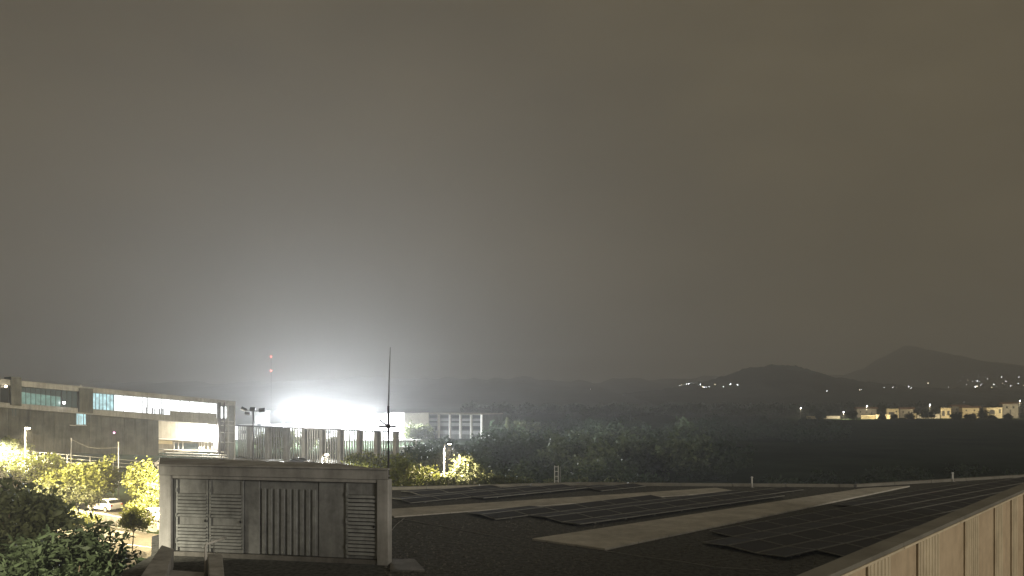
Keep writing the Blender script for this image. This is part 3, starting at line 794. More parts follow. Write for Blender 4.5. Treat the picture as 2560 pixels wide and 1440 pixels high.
# ------------------------------------------------------------------ cars
def make_car(name, label, paint):
    r = thing(name, label, 'car', (0, 0, 0), world=False)
    prof = [(-2.05, .38), (-2.10, .62), (-2.02, .92), (-1.85, 1.02), (-1.45, 1.38), (-.95, 1.49), (-.1, 1.50), (.35, 1.42), (.98, .98), (1.70, .86), (2.02, .70), (2.08, .45), (2.0, .32), (-1.9, .32)]
    def wd(z): return .86 if z < .95 else .86 - (z - .95) * .36
    b = MB(); n = len(prof)
    vs_ = [(x, -wd(z) * (1 if abs(x) < 1.8 else .93), z) for x, z in prof] + [(x, wd(z) * (1 if abs(x) < 1.8 else .93), z) for x, z in prof]
    b.add(vs_, [tuple(range(n)), tuple(range(2 * n - 1, n - 1, -1))] + [(i, i + n, (i + 1) % n + n, (i + 1) % n) for i in range(n)])
    b.build('body', paint, r, bevel=.04, smooth=False)
    for sg in (-1, 1):
        for pts in ([(-1.62, 1.03), (-1.32, 1.36), (-.93, 1.42), (-.60, 1.43), (-.60, 1.02)], [(-.55, 1.02), (-.55, 1.43), (-.1, 1.43), (.28, 1.36), (.80, .99)]):
            q = [Vector((x, sg * (wd(z) + .012), z)) for x, z in pts]
            MB().prism(q, (0, -sg * .02, 0)).build('window', 'glass', r)
        for hx in (-.35, .55): MB().box((hx - .35, sg * .872, .88), (.16, .03, .03)).build('door_handle', 'darkmetal', r)
        MB().box((.72, sg * .98, 1.02), (.12, .16, .11)).build('mirror', paint, r, bevel=.02)
        MB().box((2.02, sg * .60, .66), (.10, .34, .13)).build('headlight', 'clearlens', r, bevel=.02)
        MB().box((-2.05, sg * .64, .82), (.08, .24, .22)).build('tail_light', 'redlens', r, bevel=.02)
        for wx in (-1.28, 1.28):
            ty = MB().tube([(wx, sg * .70, .32), (wx, sg * .89, .32)], .32, 20).build('wheel', 'rubber', r)
            MB().tube([(wx, sg * .885, .32), (wx, sg * .90, .32)], .20, 14).build('rim', 'frame', ty)
            MB().tube([(wx, sg * .862, .34), (wx, sg * .868, .34)], .37, 20).build('wheel_arch', 'rubber', r)
    q = [Vector((x, y, z)) for x, y, z in ((.40, -.66, 1.415), (.40, .66, 1.415), (.97, .80, 1.01), (.97, -.80, 1.01))]
    MB().prism(q, (.016, 0, .022)).build('windscreen', 'glass', r)
    q = [Vector((x, y, z)) for x, y, z in ((-1.50, -.66, 1.36), (-1.50, .66, 1.36), (-1.86, .78, 1.05), (-1.86, -.78, 1.05))]
    MB().prism(q, (-.02, 0, .016)).build('rear_window', 'glass', r)
    return r
car = make_car('parked_car', 'white hatchback parked under the wide street tree, seen from its side', 'carwhite')
car.location = G(262, 1277); car.rotation_euler = (0, 0, math.radians(155))
dup(car, G(370, 1303), math.radians(150), 'white car half hidden by lit foliage next to the plant room corner')
dup(car, Vector((P(417, 0, 140).x, 140, .013)), math.radians(20), 'white car just above the left end of the plant room roof')
darkcar = make_car('parked_car', 'dark car in the lot left of the white round-hooded car', 'cardark')
greycar = make_car('parked_car', 'grey car beyond the plant room roof at its middle', 'cargrey')
darkcar.location = Vector((P(742, 0, 143).x, 143, .013)); darkcar.rotation_euler = (0, 0, math.radians(250))
greycar.location = Vector((P(712, 0, 135).x, 135, .013)); greycar.rotation_euler = (0, 0, math.radians(30))
dup(car, Vector((P(768, 0, 135).x, 135, .013)), math.radians(250), 'white car near the pale lamp glow above the plant room roof')
dup(car, Vector((P(1042, 0, 150).x, 150, .003)), math.radians(15), 'white-roofed car in the scrub right of the antenna mast')

# ------------------------------------------------------------------ inclined station building on the left
st = Plane.px(0, 122, 585, 154)
sb = thing('station_building', 'long inclined concrete station building with a lit glass strip along the top', 'building', st.at(300, 1150))
def line(x, y0, y1, x0=0, x1=585): return y0 + (y1 - y0) * (x - x0) / (x1 - x0)
XA, XB = -150, 548
def yl(x): return line(x, 947, 1003)      # roof top
def gl(x): return line(x, 963, 1013)      # glass head
def gb(x): return line(x, 1005, 1049)     # glass sill
def bb_(x): return line(x, 1018, 1066)    # beam underside
def quadpx(x0, x1, f0, f1): return [(x0, f0(x0)), (x1, f0(x1)), (x1, f1(x1)), (x0, f1(x0))]
MB().slab(st, quadpx(XA, XB + 38, yl, lambda x: gl(x) - 1.0), -9, .5).build('roof', 'greywall', sb)
MB().slab(st, quadpx(XA, XB, lambda x: gb(x) + .8, bb_), -8.5, .25).build('floor_beam', 'greywall', sb)
MB().slab(st, quadpx(XA, XB, gl, gb), -8.5, -8).build('rear_wall', 'greywall', sb)
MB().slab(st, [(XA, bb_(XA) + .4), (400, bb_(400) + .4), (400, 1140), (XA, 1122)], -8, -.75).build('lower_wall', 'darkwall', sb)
for i in range(19):
    xa, xb = XA + i * 29 + .25, min(XA + (i + 1) * 29 - .25, 400)
    for f0, f1 in ((0.01, .30), (.305, .62), (.625, .99)):
        yy = lambda x, f: bb_(x) + .6 + (line(x, 1122, 1140, XA, 400) - bb_(x) - .6) * f
        if xa < 218 and xb > 192 and f0 < .6: continue
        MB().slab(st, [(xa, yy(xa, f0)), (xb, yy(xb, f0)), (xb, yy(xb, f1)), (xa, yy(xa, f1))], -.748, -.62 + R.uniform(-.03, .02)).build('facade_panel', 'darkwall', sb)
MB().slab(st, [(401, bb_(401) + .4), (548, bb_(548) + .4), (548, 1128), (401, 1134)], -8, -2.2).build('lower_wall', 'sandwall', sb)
for x0, x1, ya, yb in ((24, 50, 942, 1012), (194, 228, 970, 1030)):
    MB().slab(st, [(x0, ya), (x1, ya + 2), (x1, yb + 3), (x0, yb)], -3, .9).build('pier', 'darkwall', sb)
panes = [(-150, 22, 8, 'glass')] + [(52, 152, 8, 'g_teal'), (154, 193, 3, 'g_tealdim'), (230, 284, 6, 'g_cyan'), (285, 545, 22, 'g_white')]
for x0, x1, n, m in panes:
    stp_ = (x1 - x0) / n
    for i in range(n):
        a, c = x0 + i * stp_ + .3, x0 + (i + 1) * stp_ - .3
        f0 = gl
        if m == 'g_teal':
            f0 = lambda x: gl(x) + 12.5 + (x - 52) * .04
            MB().slab(st, quadpx(a, c, gl, lambda x: f0(x) - .5), -.10, -.04).build('window', 'g_tealdim', sb)
        MB().slab(st, quadpx(a, c, f0, gb), -.10, -.04).build('window', m, sb)
    for i in range(n + 1):
        x = x0 + i * stp_
        if i % 2 == 0 or m != 'g_white':
            MB().slab(st, quadpx(x - .45, x + .45, gl, gb), -.03, .10).build('mullion', 'darkmetal', sb)
if True:   # low solid balustrade before the white end of the strip, and dark uprights near its middle
    MB().slab(st, [(424, 1027), (540, 1034), (540, 1048), (424, 1043)], .12, .22).build('balustrade', 'greywall', sb)
    for x, w_ in ((366, 3.2), (380, 1.6), (386, 1.6), (398, 2.4), (404, 1.2), (407, 1.6)):
        MB().slab(st, quadpx(x - w_ / 2, x + w_ / 2, lambda x: gb(x) - 14, gb), .12, .3).build('upright', 'darkmetal', sb)
    MB().slab(st, quadpx(366, 367.6, gl, gb), .11, .3).build('upright', 'darkmetal', sb)
# glazed stair end
for x0, x1, m in ((542, 549, 'darkmetal'), (557, 559, 'darkmetal'), (566, 568, 'galv'), (582, 585, 'galv')):
    MB().slab(st, [(x0, 1006), (x1, 1006), (x1, 1150), (x0, 1150)], -2, .55).build('stair_post', m, sb)
for y in (1011, 1052, 1062, 1080, 1104):
    MB().slab(st, [(549.2, y), (581.8, y + 1), (581.8, y + 3), (549.2, y + 2)], -.5, .4).build('stair_rail', 'galv', sb)
for x0, x1 in ((549.3, 556.8), (559.2, 565.8)):
    MB().slab(st, [(x0, 1016), (x1, 1017), (x1, 1046), (x0, 1045)], -.10, -.04).build('window', 'g_white', sb)
# lit window below the second pier
for x0, x1 in ((194, 210.5), (212.5, 217)):
    MB().slab(st, [(x0, 1032.5), (x1, 1033.5), (x1, 1062), (x0, 1061)], -.55, -.5).build('window', 'g_cyan', sb)
for x in (199.5, 205): MB().slab(st, [(x - .4, 1040), (x + .4, 1040), (x + .4, 1061), (x - .4, 1061)], -.495, -.44).build('mullion', 'galv', sb)
MB().slab(st, [(192, 1061.6), (218.5, 1063), (218.5, 1065), (192, 1063.6)], -.59, -.3).build('window_sill', 'concrete', sb)
for x in (33, 40.5): MB().slab(st, [(x, 1022), (x + 2, 1022), (x + 2, 1040), (x, 1040)], -.59, -.52).build('window', 'g_tealdim', sb)
MB().slab(st, [(176, 1062), (191, 1063), (191, 1065), (176, 1064)], -.59, -.2).build('canopy', 'concrete', sb)
# entrance level: shelf, frames, ledges
MB().slab(st, [(404, 1096), (556, 1103), (556, 1106), (404, 1099)], -2.18, -1.2).build('entrance_canopy', 'white', sb)
MB().slab(st, [(404, 1101), (442, 1103), (442, 1112), (404, 1110)], -2.18, -1.9).build('sign_board', 'creamwall', sb)
for x in (445, 456, 467, 508, 514, 520, 530, 540, 550):
    MB().slab(st, [(x, 1106), (x + 1.6, 1106), (x + 1.6, 1124), (x, 1124)], -2.17, -1.8).build('door_post', 'white', sb)
for x0, x1 in ((447, 455.5), (458, 466.5), (469, 507)):
    MB().slab(st, [(x0, 1109), (x1, 1109.5), (x1, 1124), (x0, 1124)], -2.17, -2.05).build('window', 'g_tealdim', sb)
for y, s_, t_ in ((1124, 2.2, 'white'), (1131, 2.0, 'white'), (1137, 2.0, 'concrete')):
    MB().slab(st, [(408, y - 1), (560, y + 5), (560, y + 5 + s_), (408, y - 1 + s_)], -1.6, .5 + (y - 1124) * .1).build('entrance_step', t_, sb)
for i, (x, y) in enumerate(((10, 966), (155, 1007))):
    c = st.at(x, y, 1.0)
    MB().ball(c, .22).build('lamp', 'e_farw' if i == 0 else 'e_far', sb)
c = st.at(287, 1082, -.3); MB().ball(c, .16).build('lamp', 'e_pink', sb)
# pale vent on the pier
c = st.at(200, 969, .3); MB().tube([c, c + Vector((0, 0, .55))], .10, 6).build('vent', 'white', sb)
# big warm lamp over the entrance
c = st.at(531, 1086, -.9)
MB().box(c + Vector((0, 0, .18)), (.9, .35, .14)).build('lamp_housing', 'darkmetal', sb)
MB().box(c + Vector((0, 0, .07)), (.8, .3, .06)).build('lamp_lens', 'e_warm', sb)
point(sb, c + st.n * .4, 34000, (1, .93, .78), .3)

# ------------------------------------------------------------------ wire fence and poles in front of the station
fp = Plane.px(30, 100, 400, 96)
fe = thing('wire_fence', 'low wire fence with thin posts running left of the plant room', 'fence', fp.at(200, 1140))
for x in (50, 111, 168, 225, 283, 340, 395):
    y = line(x, 1126, 1157, 45, 395)
    a = fp.at(x, y); MB().tube([a, Vector((a.x, a.y, 0))], .035, 6).build('post', 'galv', fe)
for k_ in range(3):
    MB().tube([fp.at(x, line(x, 1126, 1157, 45, 395) + k_ * 9) for x in (-40, 50, 111, 168, 225, 283, 340, 400)], .016, 5).build('wire', 'galv', fe)
for x, yt, lb in ((178, 1096, 'thin tall pole left of two, before the dark station wall'), (296, 1106, 'thin tall pole nearer the plant room, before the dark station wall')):
    a = P(x, yt, 94); b0 = Vector((a.x, a.y, 0))
    t = thing('utility_pole', lb, 'pole', b0)
    MB().tube([b0, a], [.09, .06], 8).build('pole', 'galv', t)
    MB().box(a + Vector((0, 0, .03)), (.22, .1, .05)).build('cap', 'galv', t)
    MB().box(b0 + Vector((0, 0, .03)), (.3, .3, .06)).build('footing', 'concrete', t)
cb = MB(); cb.tube([P(178, 1098, 94), P(200, 1109, 94.5), P(222, 1118, 95), P(245, 1121, 95.5), P(296, 1119, 94)], .022, 5)
tag(cb.build('overhead_cable', 'galv'), 'slack cable strung between the two thin poles', 'cable')

# ------------------------------------------------------------------ street lamps
def street_lamp(label, x, d, ytop, arm, power, col, lens, aim=(0, 0, -1), h_arm=.15, ang=165, glow=1.0):
    b0 = onground(x, d); zt_ = P(0, ytop, d).z
    t = thing('street_lamp', label, 'street lamp', b0)
    MB().tube([b0, b0 + Vector((0, 0, zt_ * .5)), Vector((b0.x, b0.y, zt_))], [.10, .08, .055], 8).build('pole', 'galv', t, smooth=True)
    MB().tube([b0, b0 + Vector((0, 0, .5))], [.16, .14], 8).build('base', 'galv', t)
    e = Vector((b0.x + arm, b0.y - .1, zt_ + h_arm))
    MB().tube([Vector((b0.x, b0.y, zt_)), Vector((b0.x + arm * .4, b0.y, zt_ + h_arm)), e], .04, 6).build('arm', 'galv', t)
    MB().box(e + Vector((.15 * (1 if arm > 0 else -1), 0, .02)), (.62, .28, .12)).build('lamp_head', 'darkmetal', t, bevel=.03)
    lc = e + Vector((.18 * (1 if arm > 0 else -1), 0, -.07))
    MB().ball(lc, .20 * glow, 10, 6, (1.3, .8, .5)).build('lens', lens, t, smooth=True)
    spot(t, lc + Vector((0, -.02, -.20)), power, col, aim, ang, .5)
    return t
WARM = (1.0, .80, .46)
street_lamp('bright street lamp at the far left before the station wall', 63, 95, 1072, .2, 22000, WARM, 'e_warm', glow=1.4, ang=150)
street_lamp('glaring street lamp behind the middle of the plant room roof', 806, 112, 1138, .5, 60000, (1, .90, .70), 'e_warm', glow=1.3, ang=160)
street_lamp('single-arm street lamp standing over the round lit bush', 1110, 66, 1112, .35, 16000, (1, .82, .58), 'e_warm', glow=.6, ang=140)
street_lamp('added unseen lamp behind the plant room lighting the road', 440, 66, 1180, -.5, 15000, WARM, 'e_warm', aim=(-.5, .2, -1), ang=165)  # added lamp, hidden by the plant room, to brighten the road
street_lamp('added unseen lamp behind the plant room lighting the street trees', 500, 78, 1176, -.6, 120000, WARM, 'e_warm', aim=(-1, .2, -.7), ang=160)  # added out of sight to light the street trees
street_lamp('added lamp beyond the left edge of the picture lighting road and trees', -60, 74, 1110, -.6, 125000, WARM, 'e_warm', aim=(.4, .2, -1), ang=160)  # added outside the view to light the street and its trees

street_lamp('added lamp out of frame at left lighting the near bushes', -300, 21, 1240, .6, 8500, (1, .90, .66), 'e_warm', aim=(0, 1, -.5), ang=165)  # unseen lamp added to brighten the leaves at lower left
street_lamp('added lamp just out of frame that burns out the pale tree', -22, 93, 1092, .3, 60000, (1, .92, .74), 'e_warm', ang=165)  # added close to the crown, out of view, to overexpose it
# dark floodlight mast with four heads
def heads(t, specs, d, lens):
    for (x, y, w_, h_, roll) in specs:
        c = P(x, y, d)
        hw, hh = w_ / F * d, h_ / F * d
        rot = Matrix.Rotation(roll, 3, 'Y') @ Matrix.Rotation(math.radians(-35), 3, 'X')
        o = MB().box(c, (hw, .5, hh), 0, rot).build('lamp_head', 'darkmetal', t, bevel=.04)
        MB().box(c + rot @ Vector((0, -.28, -.02)), (hw * .86, .05, hh * .75), 0, rot).build('lens', lens, o)
d = 140; b0 = onground(633, d); b0.z = .012
t = thing('floodlight_mast', 'unlit mast carrying four dark floodlight heads left of the glare', 'floodlight', b0)
MB().tube([b0, P(633, 1026, d)], [.20, .13], 10).build('pole', 'darkmetal', t, smooth=True)
MB().tube([P(612, 1027, d), P(656, 1028, d)], .07, 6).build('cross_bar', 'darkmetal', t)
heads(t, [(610, 1023, 15, 7, .45), (632, 1023, 14, 9, 0), (655, 1025, 16, 8, -.1), (619, 1034, 13, 5, .1)], d, 'glass')

# lit floodlight masts far behind: these make the white glow
COOL = (.93, .97, 1.0)
for i, (x, y, d, pw, lb) in enumerate(((708, 1030, 214, .36, 'lit floodlight mast at the left of the white glare'), (758, 1023, 206, .60, 'lit floodlight mast in the centre of the white glare'),
                                       (808, 1031, 210, .42, 'lit floodlight mast right of the centre of the white glare'), (856, 1034, 212, .36, 'lit floodlight mast at the right shoulder of the main glare'), (925, 1038, 205, .60, 'lit floodlight mast making the smaller glare left of the antenna mast'))):
    b0 = onground(x, d)
    t = thing('floodlight_mast', lb, 'floodlight', b0, group=None)
    zt_ = P(0, y + 5, d).z
    MB().tube([b0, Vector((b0.x, b0.y, zt_))], [.24, .15], 10).build('pole', 'darkmetal', t, smooth=True)
    MB().tube([P(x - 11, y + 3, d), P(x + 11, y + 3, d)], .09, 6).build('cross_bar', 'darkmetal', t)
    heads(t, [(x - 8, y, 6.5, 6, 0), (x, y, 6.5, 6, 0), (x + 8, y, 6.5, 6, 0)], d, 'e_flood')
    point(t, P(x, y + 1, d) + Vector((0, -1.2, 0)), 3.1e5 * pw, COOL, .5)

# ------------------------------------------------------------------ colonnade, halls
cp = Plane.px(585, 166, 1003, 136)
cz = thing('colonnade', 'tall colonnade of broad pillars and thin posts before the white glare', 'colonnade', cp.at(800, 1150))
def ctop(x): return line(x, 1063, 1080, 585, 1003)
def cbot(x): p = cp.at(x, 0); return HY + (CAMZ - .02) * F / p.y
MB().slab(cp, quadpx(585, 1001, lambda x: ctop(x) - 1.2, lambda x: ctop(x) + 1.8), -.4, .5).build('beam', 'darkmetal', cz)
pil = [620, 664, 710, 756, 800, 845, 893, 937, 984]
for x in pil:
    MB().slab(cp, quadpx(x, x + 8.4, lambda q: ctop(q) + 1.9, cbot), -.6, .3).build('pillar', 'greywall', cz)
for i in range(len(pil)):
    x1 = pil[i]; x0 = pil[i - 1] + 8.4 if i else 592
    for j in range(1, 6):
        x = x0 + (x1 - x0) * j / 6
        MB().slab(cp, quadpx(x - .65, x + .65, lambda q: ctop(q) + 1.9, cbot), -.15, .1).build('post', 'galv', cz)
for i in (2, 4):
    x0, x1 = pil[i - 1] + 8.6, pil[i] - .2
    MB().slab(cp, [(x0, ctop(x0) + 2), (x1, ctop(x1) + 2), (x1, ctop(x1) + 26 + 6 * (i % 2)), (x0, ctop(x0) + 26 + 6 * (i % 2))], -.45, -.35).build('screen_panel', 'greywall', cz)
for x0, x1, y in ((895, 984, 1110), (895, 984, 1120)):
    MB().slab(cp, [(x0, y), (x1, y + 1), (x1, y + 2.4), (x0, y + 1.4)], -1.2, -1.0).build('rail', 'galv', cz)
tree('hedge_shrub', 'lamp-lit hedge at the foot of the colonnade by the antenna mast', onground(915, 118),
     [(P(900, 1152, 118), (2.5, 1.2, .9)), (P(945, 1160, 116), (2.2, 1.2, .8)), (P(990, 1150, 122), (3, 1.2, .6))], 'leaf_street', leaf=.24, per=20, clumps=170, spread=.34, trunk=.07, cat='shrub')
for i, (x, d, h) in enumerate(((690, 175, 4.6), (715, 180, 5.0), (770, 178, 4.4), (655, 176, 4.4), (830, 172, 3.6))):
    tree('broadleaf_tree', ['yellow-lit tree seen between the second and third pillars of the colonnade', 'yellow-green tree behind the third pillar of the colonnade', 'lit tree behind the fourth bay of the colonnade', 'lit tree behind the leftmost bay of the colonnade', 'small lit tree behind the colonnade near the glaring lamp'][i],
         onground(x, d), [(Vector((P(x, 0, d).x, d, h * .62)), (2.0, 1.8, h * .36))], 'leaf_pale', leaf=.32, per=18, clumps=90, spread=.4, trunk=.14)

hp = Plane.px(860, 232, 1011, 222)
wh = thing('white_hall', 'low white hall burnt out by the floodlights behind the antenna mast', 'building', hp.at(940, 1085))
MB().slab(hp, [(855, 1040), (984, 1033), (1011, 1033), (1011, 1062.0), (855, 1062)], -14, 0).build('wall', 'whitewall', wh)
MB().slab(hp, [(855, 1062.2), (1011, 1062.2), (1011, 1101), (855, 1101)], -14, -.05).build('plinth', 'whitewall', wh)
MB().slab(hp, [(853, 1037.5), (984, 1030.4), (1012, 1030.4), (1012, 1032.8), (984, 1032.8), (853, 1039.8)], -14.2, .3).build('roof_edge', 'darkmetal', wh)
for x in (870, 900, 930): MB().slab(hp, [(x, 1052), (x + 20, 1052), (x + 20, 1059), (x, 1059)], .01, .08).build('window', 'glass', wh)
tw = Plane.px(638, 230, 660, 229)
tb = thing('service_tower', 'plain grey service tower behind the unlit floodlight mast', 'building', tw.at(648, 1090))
MB().slab(tw, [(637, 1029), (660, 1029), (660, 1102), (637, 1102)], -3, 0).build('wall', 'greywall', tb)
MB().slab(tw, [(636, 1027), (661, 1027), (661, 1028.8), (636, 1028.8)], -3.2, .2).build('roof', 'greywall', tb)
MB().slab(tw, [(644, 1060), (652, 1060), (652, 1072), (644, 1072)], .01, .06).build('window', 'glass', tb)
lh = Plane.px(590, 236, 860, 240)
lb_ = thing('long_shed', 'long low white shed behind the colonnade', 'building', lh.at(700, 1090))
MB().slab(lh, [(588, 1066), (856, 1062), (856, 1097), (588, 1099)], -12, 0).build('wall', 'whitewall', lb_)
MB().slab(lh, [(586, 1063), (858, 1059), (858, 1061.6), (586, 1065.6)], -12.3, .5).build('roof', 'galv', lb_)
for x in range(604, 850, 30): MB().slab(lh, [(x, 1076), (x + 14, 1076), (x + 14, 1084), (x, 1084)], .01, .08).build('window', 'glass', lb_)
pb_ = Plane.px(1012, 250, 1207, 238)
bq = thing('pilastered_building', 'two-storey building with eight pale pilasters right of the antenna mast', 'building', pb_.at(1100, 1095))
MB().slab(pb_, [(1012, 1036), (1207, 1037), (1207, 1099), (1012, 1098)], -16, 0).build('wall', 'darkwall', bq)
for y0, y1, m in ((1046, 1052, 'greywall'), (1056, 1064, 'greywall'), (1076, 1085, 'greywall')):
    MB().slab(pb_, [(1012, y0), (1206, y0 + 1), (1206, y1 + 1), (1012, y1)], .01, .12).build('storey_band', m, bq)
for x in (1015, 1040, 1069, 1097, 1125, 1151, 1178, 1204):
    MB().slab(pb_, [(x, 1036), (x + 3.4, 1036), (x + 3.4, 1096), (x, 1096)], .13, .9).build('pilaster', 'whitewall', bq)
MB().slab(pb_, [(1011, 1033.5), (1130, 1033), (1208, 1035), (1208, 1036.6), (1011, 1035.4)], -16.2, 1.1).build('roof', 'sandwall', bq)
for i, x in enumerate((1044, 1073, 1101, 1129, 1155, 1182)):
    for y0, y1 in ((1039, 1045), (1053, 1057), (1066, 1074)):
        MB().slab(pb_, [(x + 2, y0), (x + 20, y0), (x + 20, y1), (x + 2, y1)], .01, .06).build('window', 'glass', bq)
sp = Plane.px(1205, 215, 1260, 214)
lt = thing('lean_to', 'small white lean-to shed between the pilastered building and the cypress', 'shed', sp.at(1235, 1100))
MB().slab(sp, [(1207, 1088), (1256, 1086), (1256, 1104), (1207, 1104)], -4, 0).build('wall', 'whitewall', lt)
MB().slab(sp, [(1205, 1085), (1258, 1083), (1258, 1085.6), (1205, 1087.6)], -4.3, .4).build('roof', 'galv', lt)
MB().slab(sp, [(1251.5, 1077), (1253.5, 1077), (1253.5, 1083), (1251.5, 1083)], -.3, .1).build('flue', 'white', lt)
# white terrace frames right of the colonnade
tp = Plane.px(1000, 178, 1085, 176)
tf = thing('terrace_canopy', 'white framed terrace canopy and lit deck right of the antenna mast', 'canopy', tp.at(1040, 1130))
MB().slab(tp, [(1000, 1100), (1042, 1101), (1042, 1104), (1000, 1103)], -4, .6).build('roof', 'white', tf)
MB().slab(tp, [(1000, 1117), (1052, 1116), (1052, 1120), (1000, 1121)], -3, .4).build('deck', 'white', tf)
for x in (1001, 1012, 1023, 1034, 1040): MB().slab(tp, [(x, 1104.2), (x + 1.4, 1104.2), (x + 1.4, 1116), (x, 1116)], -.3, .3).build('post', 'white', tf)
MB().slab(tp, [(1000, 1121), (1050, 1120.2), (1050, 1131), (1000, 1131)], -3, 0).build('base_wall', 'whitewall', tf)
for x, d, y0, lb in ((1448, 190, 1087, 'small pale gate frame on the dark far field edge'), (1521, 200, 1088, 'narrow pale doorway between the two dark upright trees')):
    gpn = Plane.px(x, d, x + 20, d)
    t = thing('field_gate', lb, 'gate', gpn.at(x, HY + CAMZ * F / d))
    MB().slab(gpn, [(x, y0), (x + 2, y0), (x + 2, HY + CAMZ * F / d), (x, HY + CAMZ * F / d)], 0, .2).build('gate_post', 'white', t)
    MB().slab(gpn, [(x - 5, y0 - 2), (x + 9, y0 - 2), (x + 9, y0 - .3), (x - 5, y0 - .3)], -.1, .3).build('lintel', 'white', t)

# ------------------------------------------------------------------ radio mast with two red lights
d = 520; b0 = onground(678, d)
t = thing('radio_mast', 'far radio mast with two red warning lights above the glare', 'mast', b0)
zt_ = P(0, 889, d).z
for dx, dy in ((-.35, -.2), (.35, -.2), (0, .4)):
    MB().tube([b0 + Vector((dx, dy, 0)), Vector((b0.x + dx * .5, b0.y + dy * .5, zt_))], .014, 5).build('leg', 'darkmetal', t)
br_ = MB()
for i in range(30):
    z = zt_ * i / 30; k_ = 1 - .5 * i / 30; z2 = zt_ * (i + 1) / 30
    br_.tube([b0 + Vector((-.35 * k_, -.2 * k_, z)), b0 + Vector((.35 * k_, -.2 * k_, z2))], .008, 4)
br_.build('lattice', 'galv', t)
for y in (892, 927): MB().ball(P(678.5, y, d) + Vector((0, -.6, 0)), .34).build('warning_light', 'e_red', t)

# ------------------------------------------------------------------ lit village on the plain
VD = 515
def house(label, x0, x1, y0, y1, m, depth=7, d=VD, roof='flat', openings=(), name='village_house', cat='house'):
    pl = Plane.px(x0, d, x1, d - 3)
    gy = HY + (CAMZ + .3) * F / d
    t = thing(name, label, cat, pl.at((x0 + x1) / 2, gy))
    MB().slab(pl, [(x0, y0), (x1, y0), (x1, gy + 1), (x0, gy + 1)], -depth, 0).build('wall', m, t)
    if roof == 'flat':
        MB().slab(pl, [(x0 - .4, y0 - 1.2), (x1 + .4, y0 - 1.2), (x1 + .4, y0 - .1), (x0 - .4, y0 - .1)], -depth - .2, .25).build('roof', m, t)
    else:
        q = [pl.at(x0 - .8, y0 - .1, .5), pl.at(x0 - .8, y0 - .1, -depth - .5), pl.at(x0 - .8, y0 - 4.5, -depth / 2)]
        MB().prism(q, pl.u * ((x1 - x0 + 1.6) / F * d)).build('roof', 'tile', t)
    for (kind, a, b, c, e) in openings:
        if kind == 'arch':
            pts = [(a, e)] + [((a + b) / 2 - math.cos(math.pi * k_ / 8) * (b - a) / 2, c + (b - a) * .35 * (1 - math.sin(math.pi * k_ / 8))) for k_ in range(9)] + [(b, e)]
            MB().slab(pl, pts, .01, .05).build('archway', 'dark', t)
        else:
            MB().slab(pl, [(a, c), (b, c), (b, e), (a, e)], .01, .05).build(kind, 'glass' if kind == 'window' else 'darkwall', t)
    return t
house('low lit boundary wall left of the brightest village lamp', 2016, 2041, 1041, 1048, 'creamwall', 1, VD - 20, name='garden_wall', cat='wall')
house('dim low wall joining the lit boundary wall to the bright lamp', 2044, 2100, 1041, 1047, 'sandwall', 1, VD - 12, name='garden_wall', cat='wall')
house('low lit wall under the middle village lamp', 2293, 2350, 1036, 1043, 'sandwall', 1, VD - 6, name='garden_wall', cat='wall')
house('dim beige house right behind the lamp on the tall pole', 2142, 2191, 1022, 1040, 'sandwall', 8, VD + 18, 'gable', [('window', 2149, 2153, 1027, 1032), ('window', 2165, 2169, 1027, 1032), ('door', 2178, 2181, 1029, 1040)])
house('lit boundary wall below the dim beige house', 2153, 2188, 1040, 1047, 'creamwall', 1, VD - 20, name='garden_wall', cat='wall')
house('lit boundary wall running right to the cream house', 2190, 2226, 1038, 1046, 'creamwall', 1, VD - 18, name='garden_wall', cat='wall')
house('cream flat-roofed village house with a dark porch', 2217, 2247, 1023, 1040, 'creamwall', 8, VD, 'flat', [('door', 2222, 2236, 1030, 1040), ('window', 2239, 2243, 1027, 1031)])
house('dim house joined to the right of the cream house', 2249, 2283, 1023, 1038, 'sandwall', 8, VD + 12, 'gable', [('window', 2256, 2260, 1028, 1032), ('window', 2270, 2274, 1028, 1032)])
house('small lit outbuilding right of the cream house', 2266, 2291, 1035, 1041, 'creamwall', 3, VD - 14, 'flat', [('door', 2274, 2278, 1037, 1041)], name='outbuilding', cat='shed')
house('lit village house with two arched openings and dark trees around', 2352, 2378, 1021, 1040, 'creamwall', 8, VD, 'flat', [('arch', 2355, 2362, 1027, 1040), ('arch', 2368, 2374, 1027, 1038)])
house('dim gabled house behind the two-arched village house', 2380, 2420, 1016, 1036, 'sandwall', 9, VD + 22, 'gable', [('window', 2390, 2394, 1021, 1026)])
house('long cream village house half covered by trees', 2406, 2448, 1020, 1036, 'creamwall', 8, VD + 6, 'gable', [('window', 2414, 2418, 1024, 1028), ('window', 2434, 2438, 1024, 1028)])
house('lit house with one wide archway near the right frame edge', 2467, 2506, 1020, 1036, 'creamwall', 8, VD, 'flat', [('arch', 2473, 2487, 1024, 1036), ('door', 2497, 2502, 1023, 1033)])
house('taller stone house at the right frame edge', 2507, 2546, 1010, 1035, 'sandwall', 9, VD + 4, 'gable', [('window', 2515, 2519, 1016, 1021), ('window', 2532, 2536, 1016, 1021), ('door', 2524, 2528, 1024, 1035)])
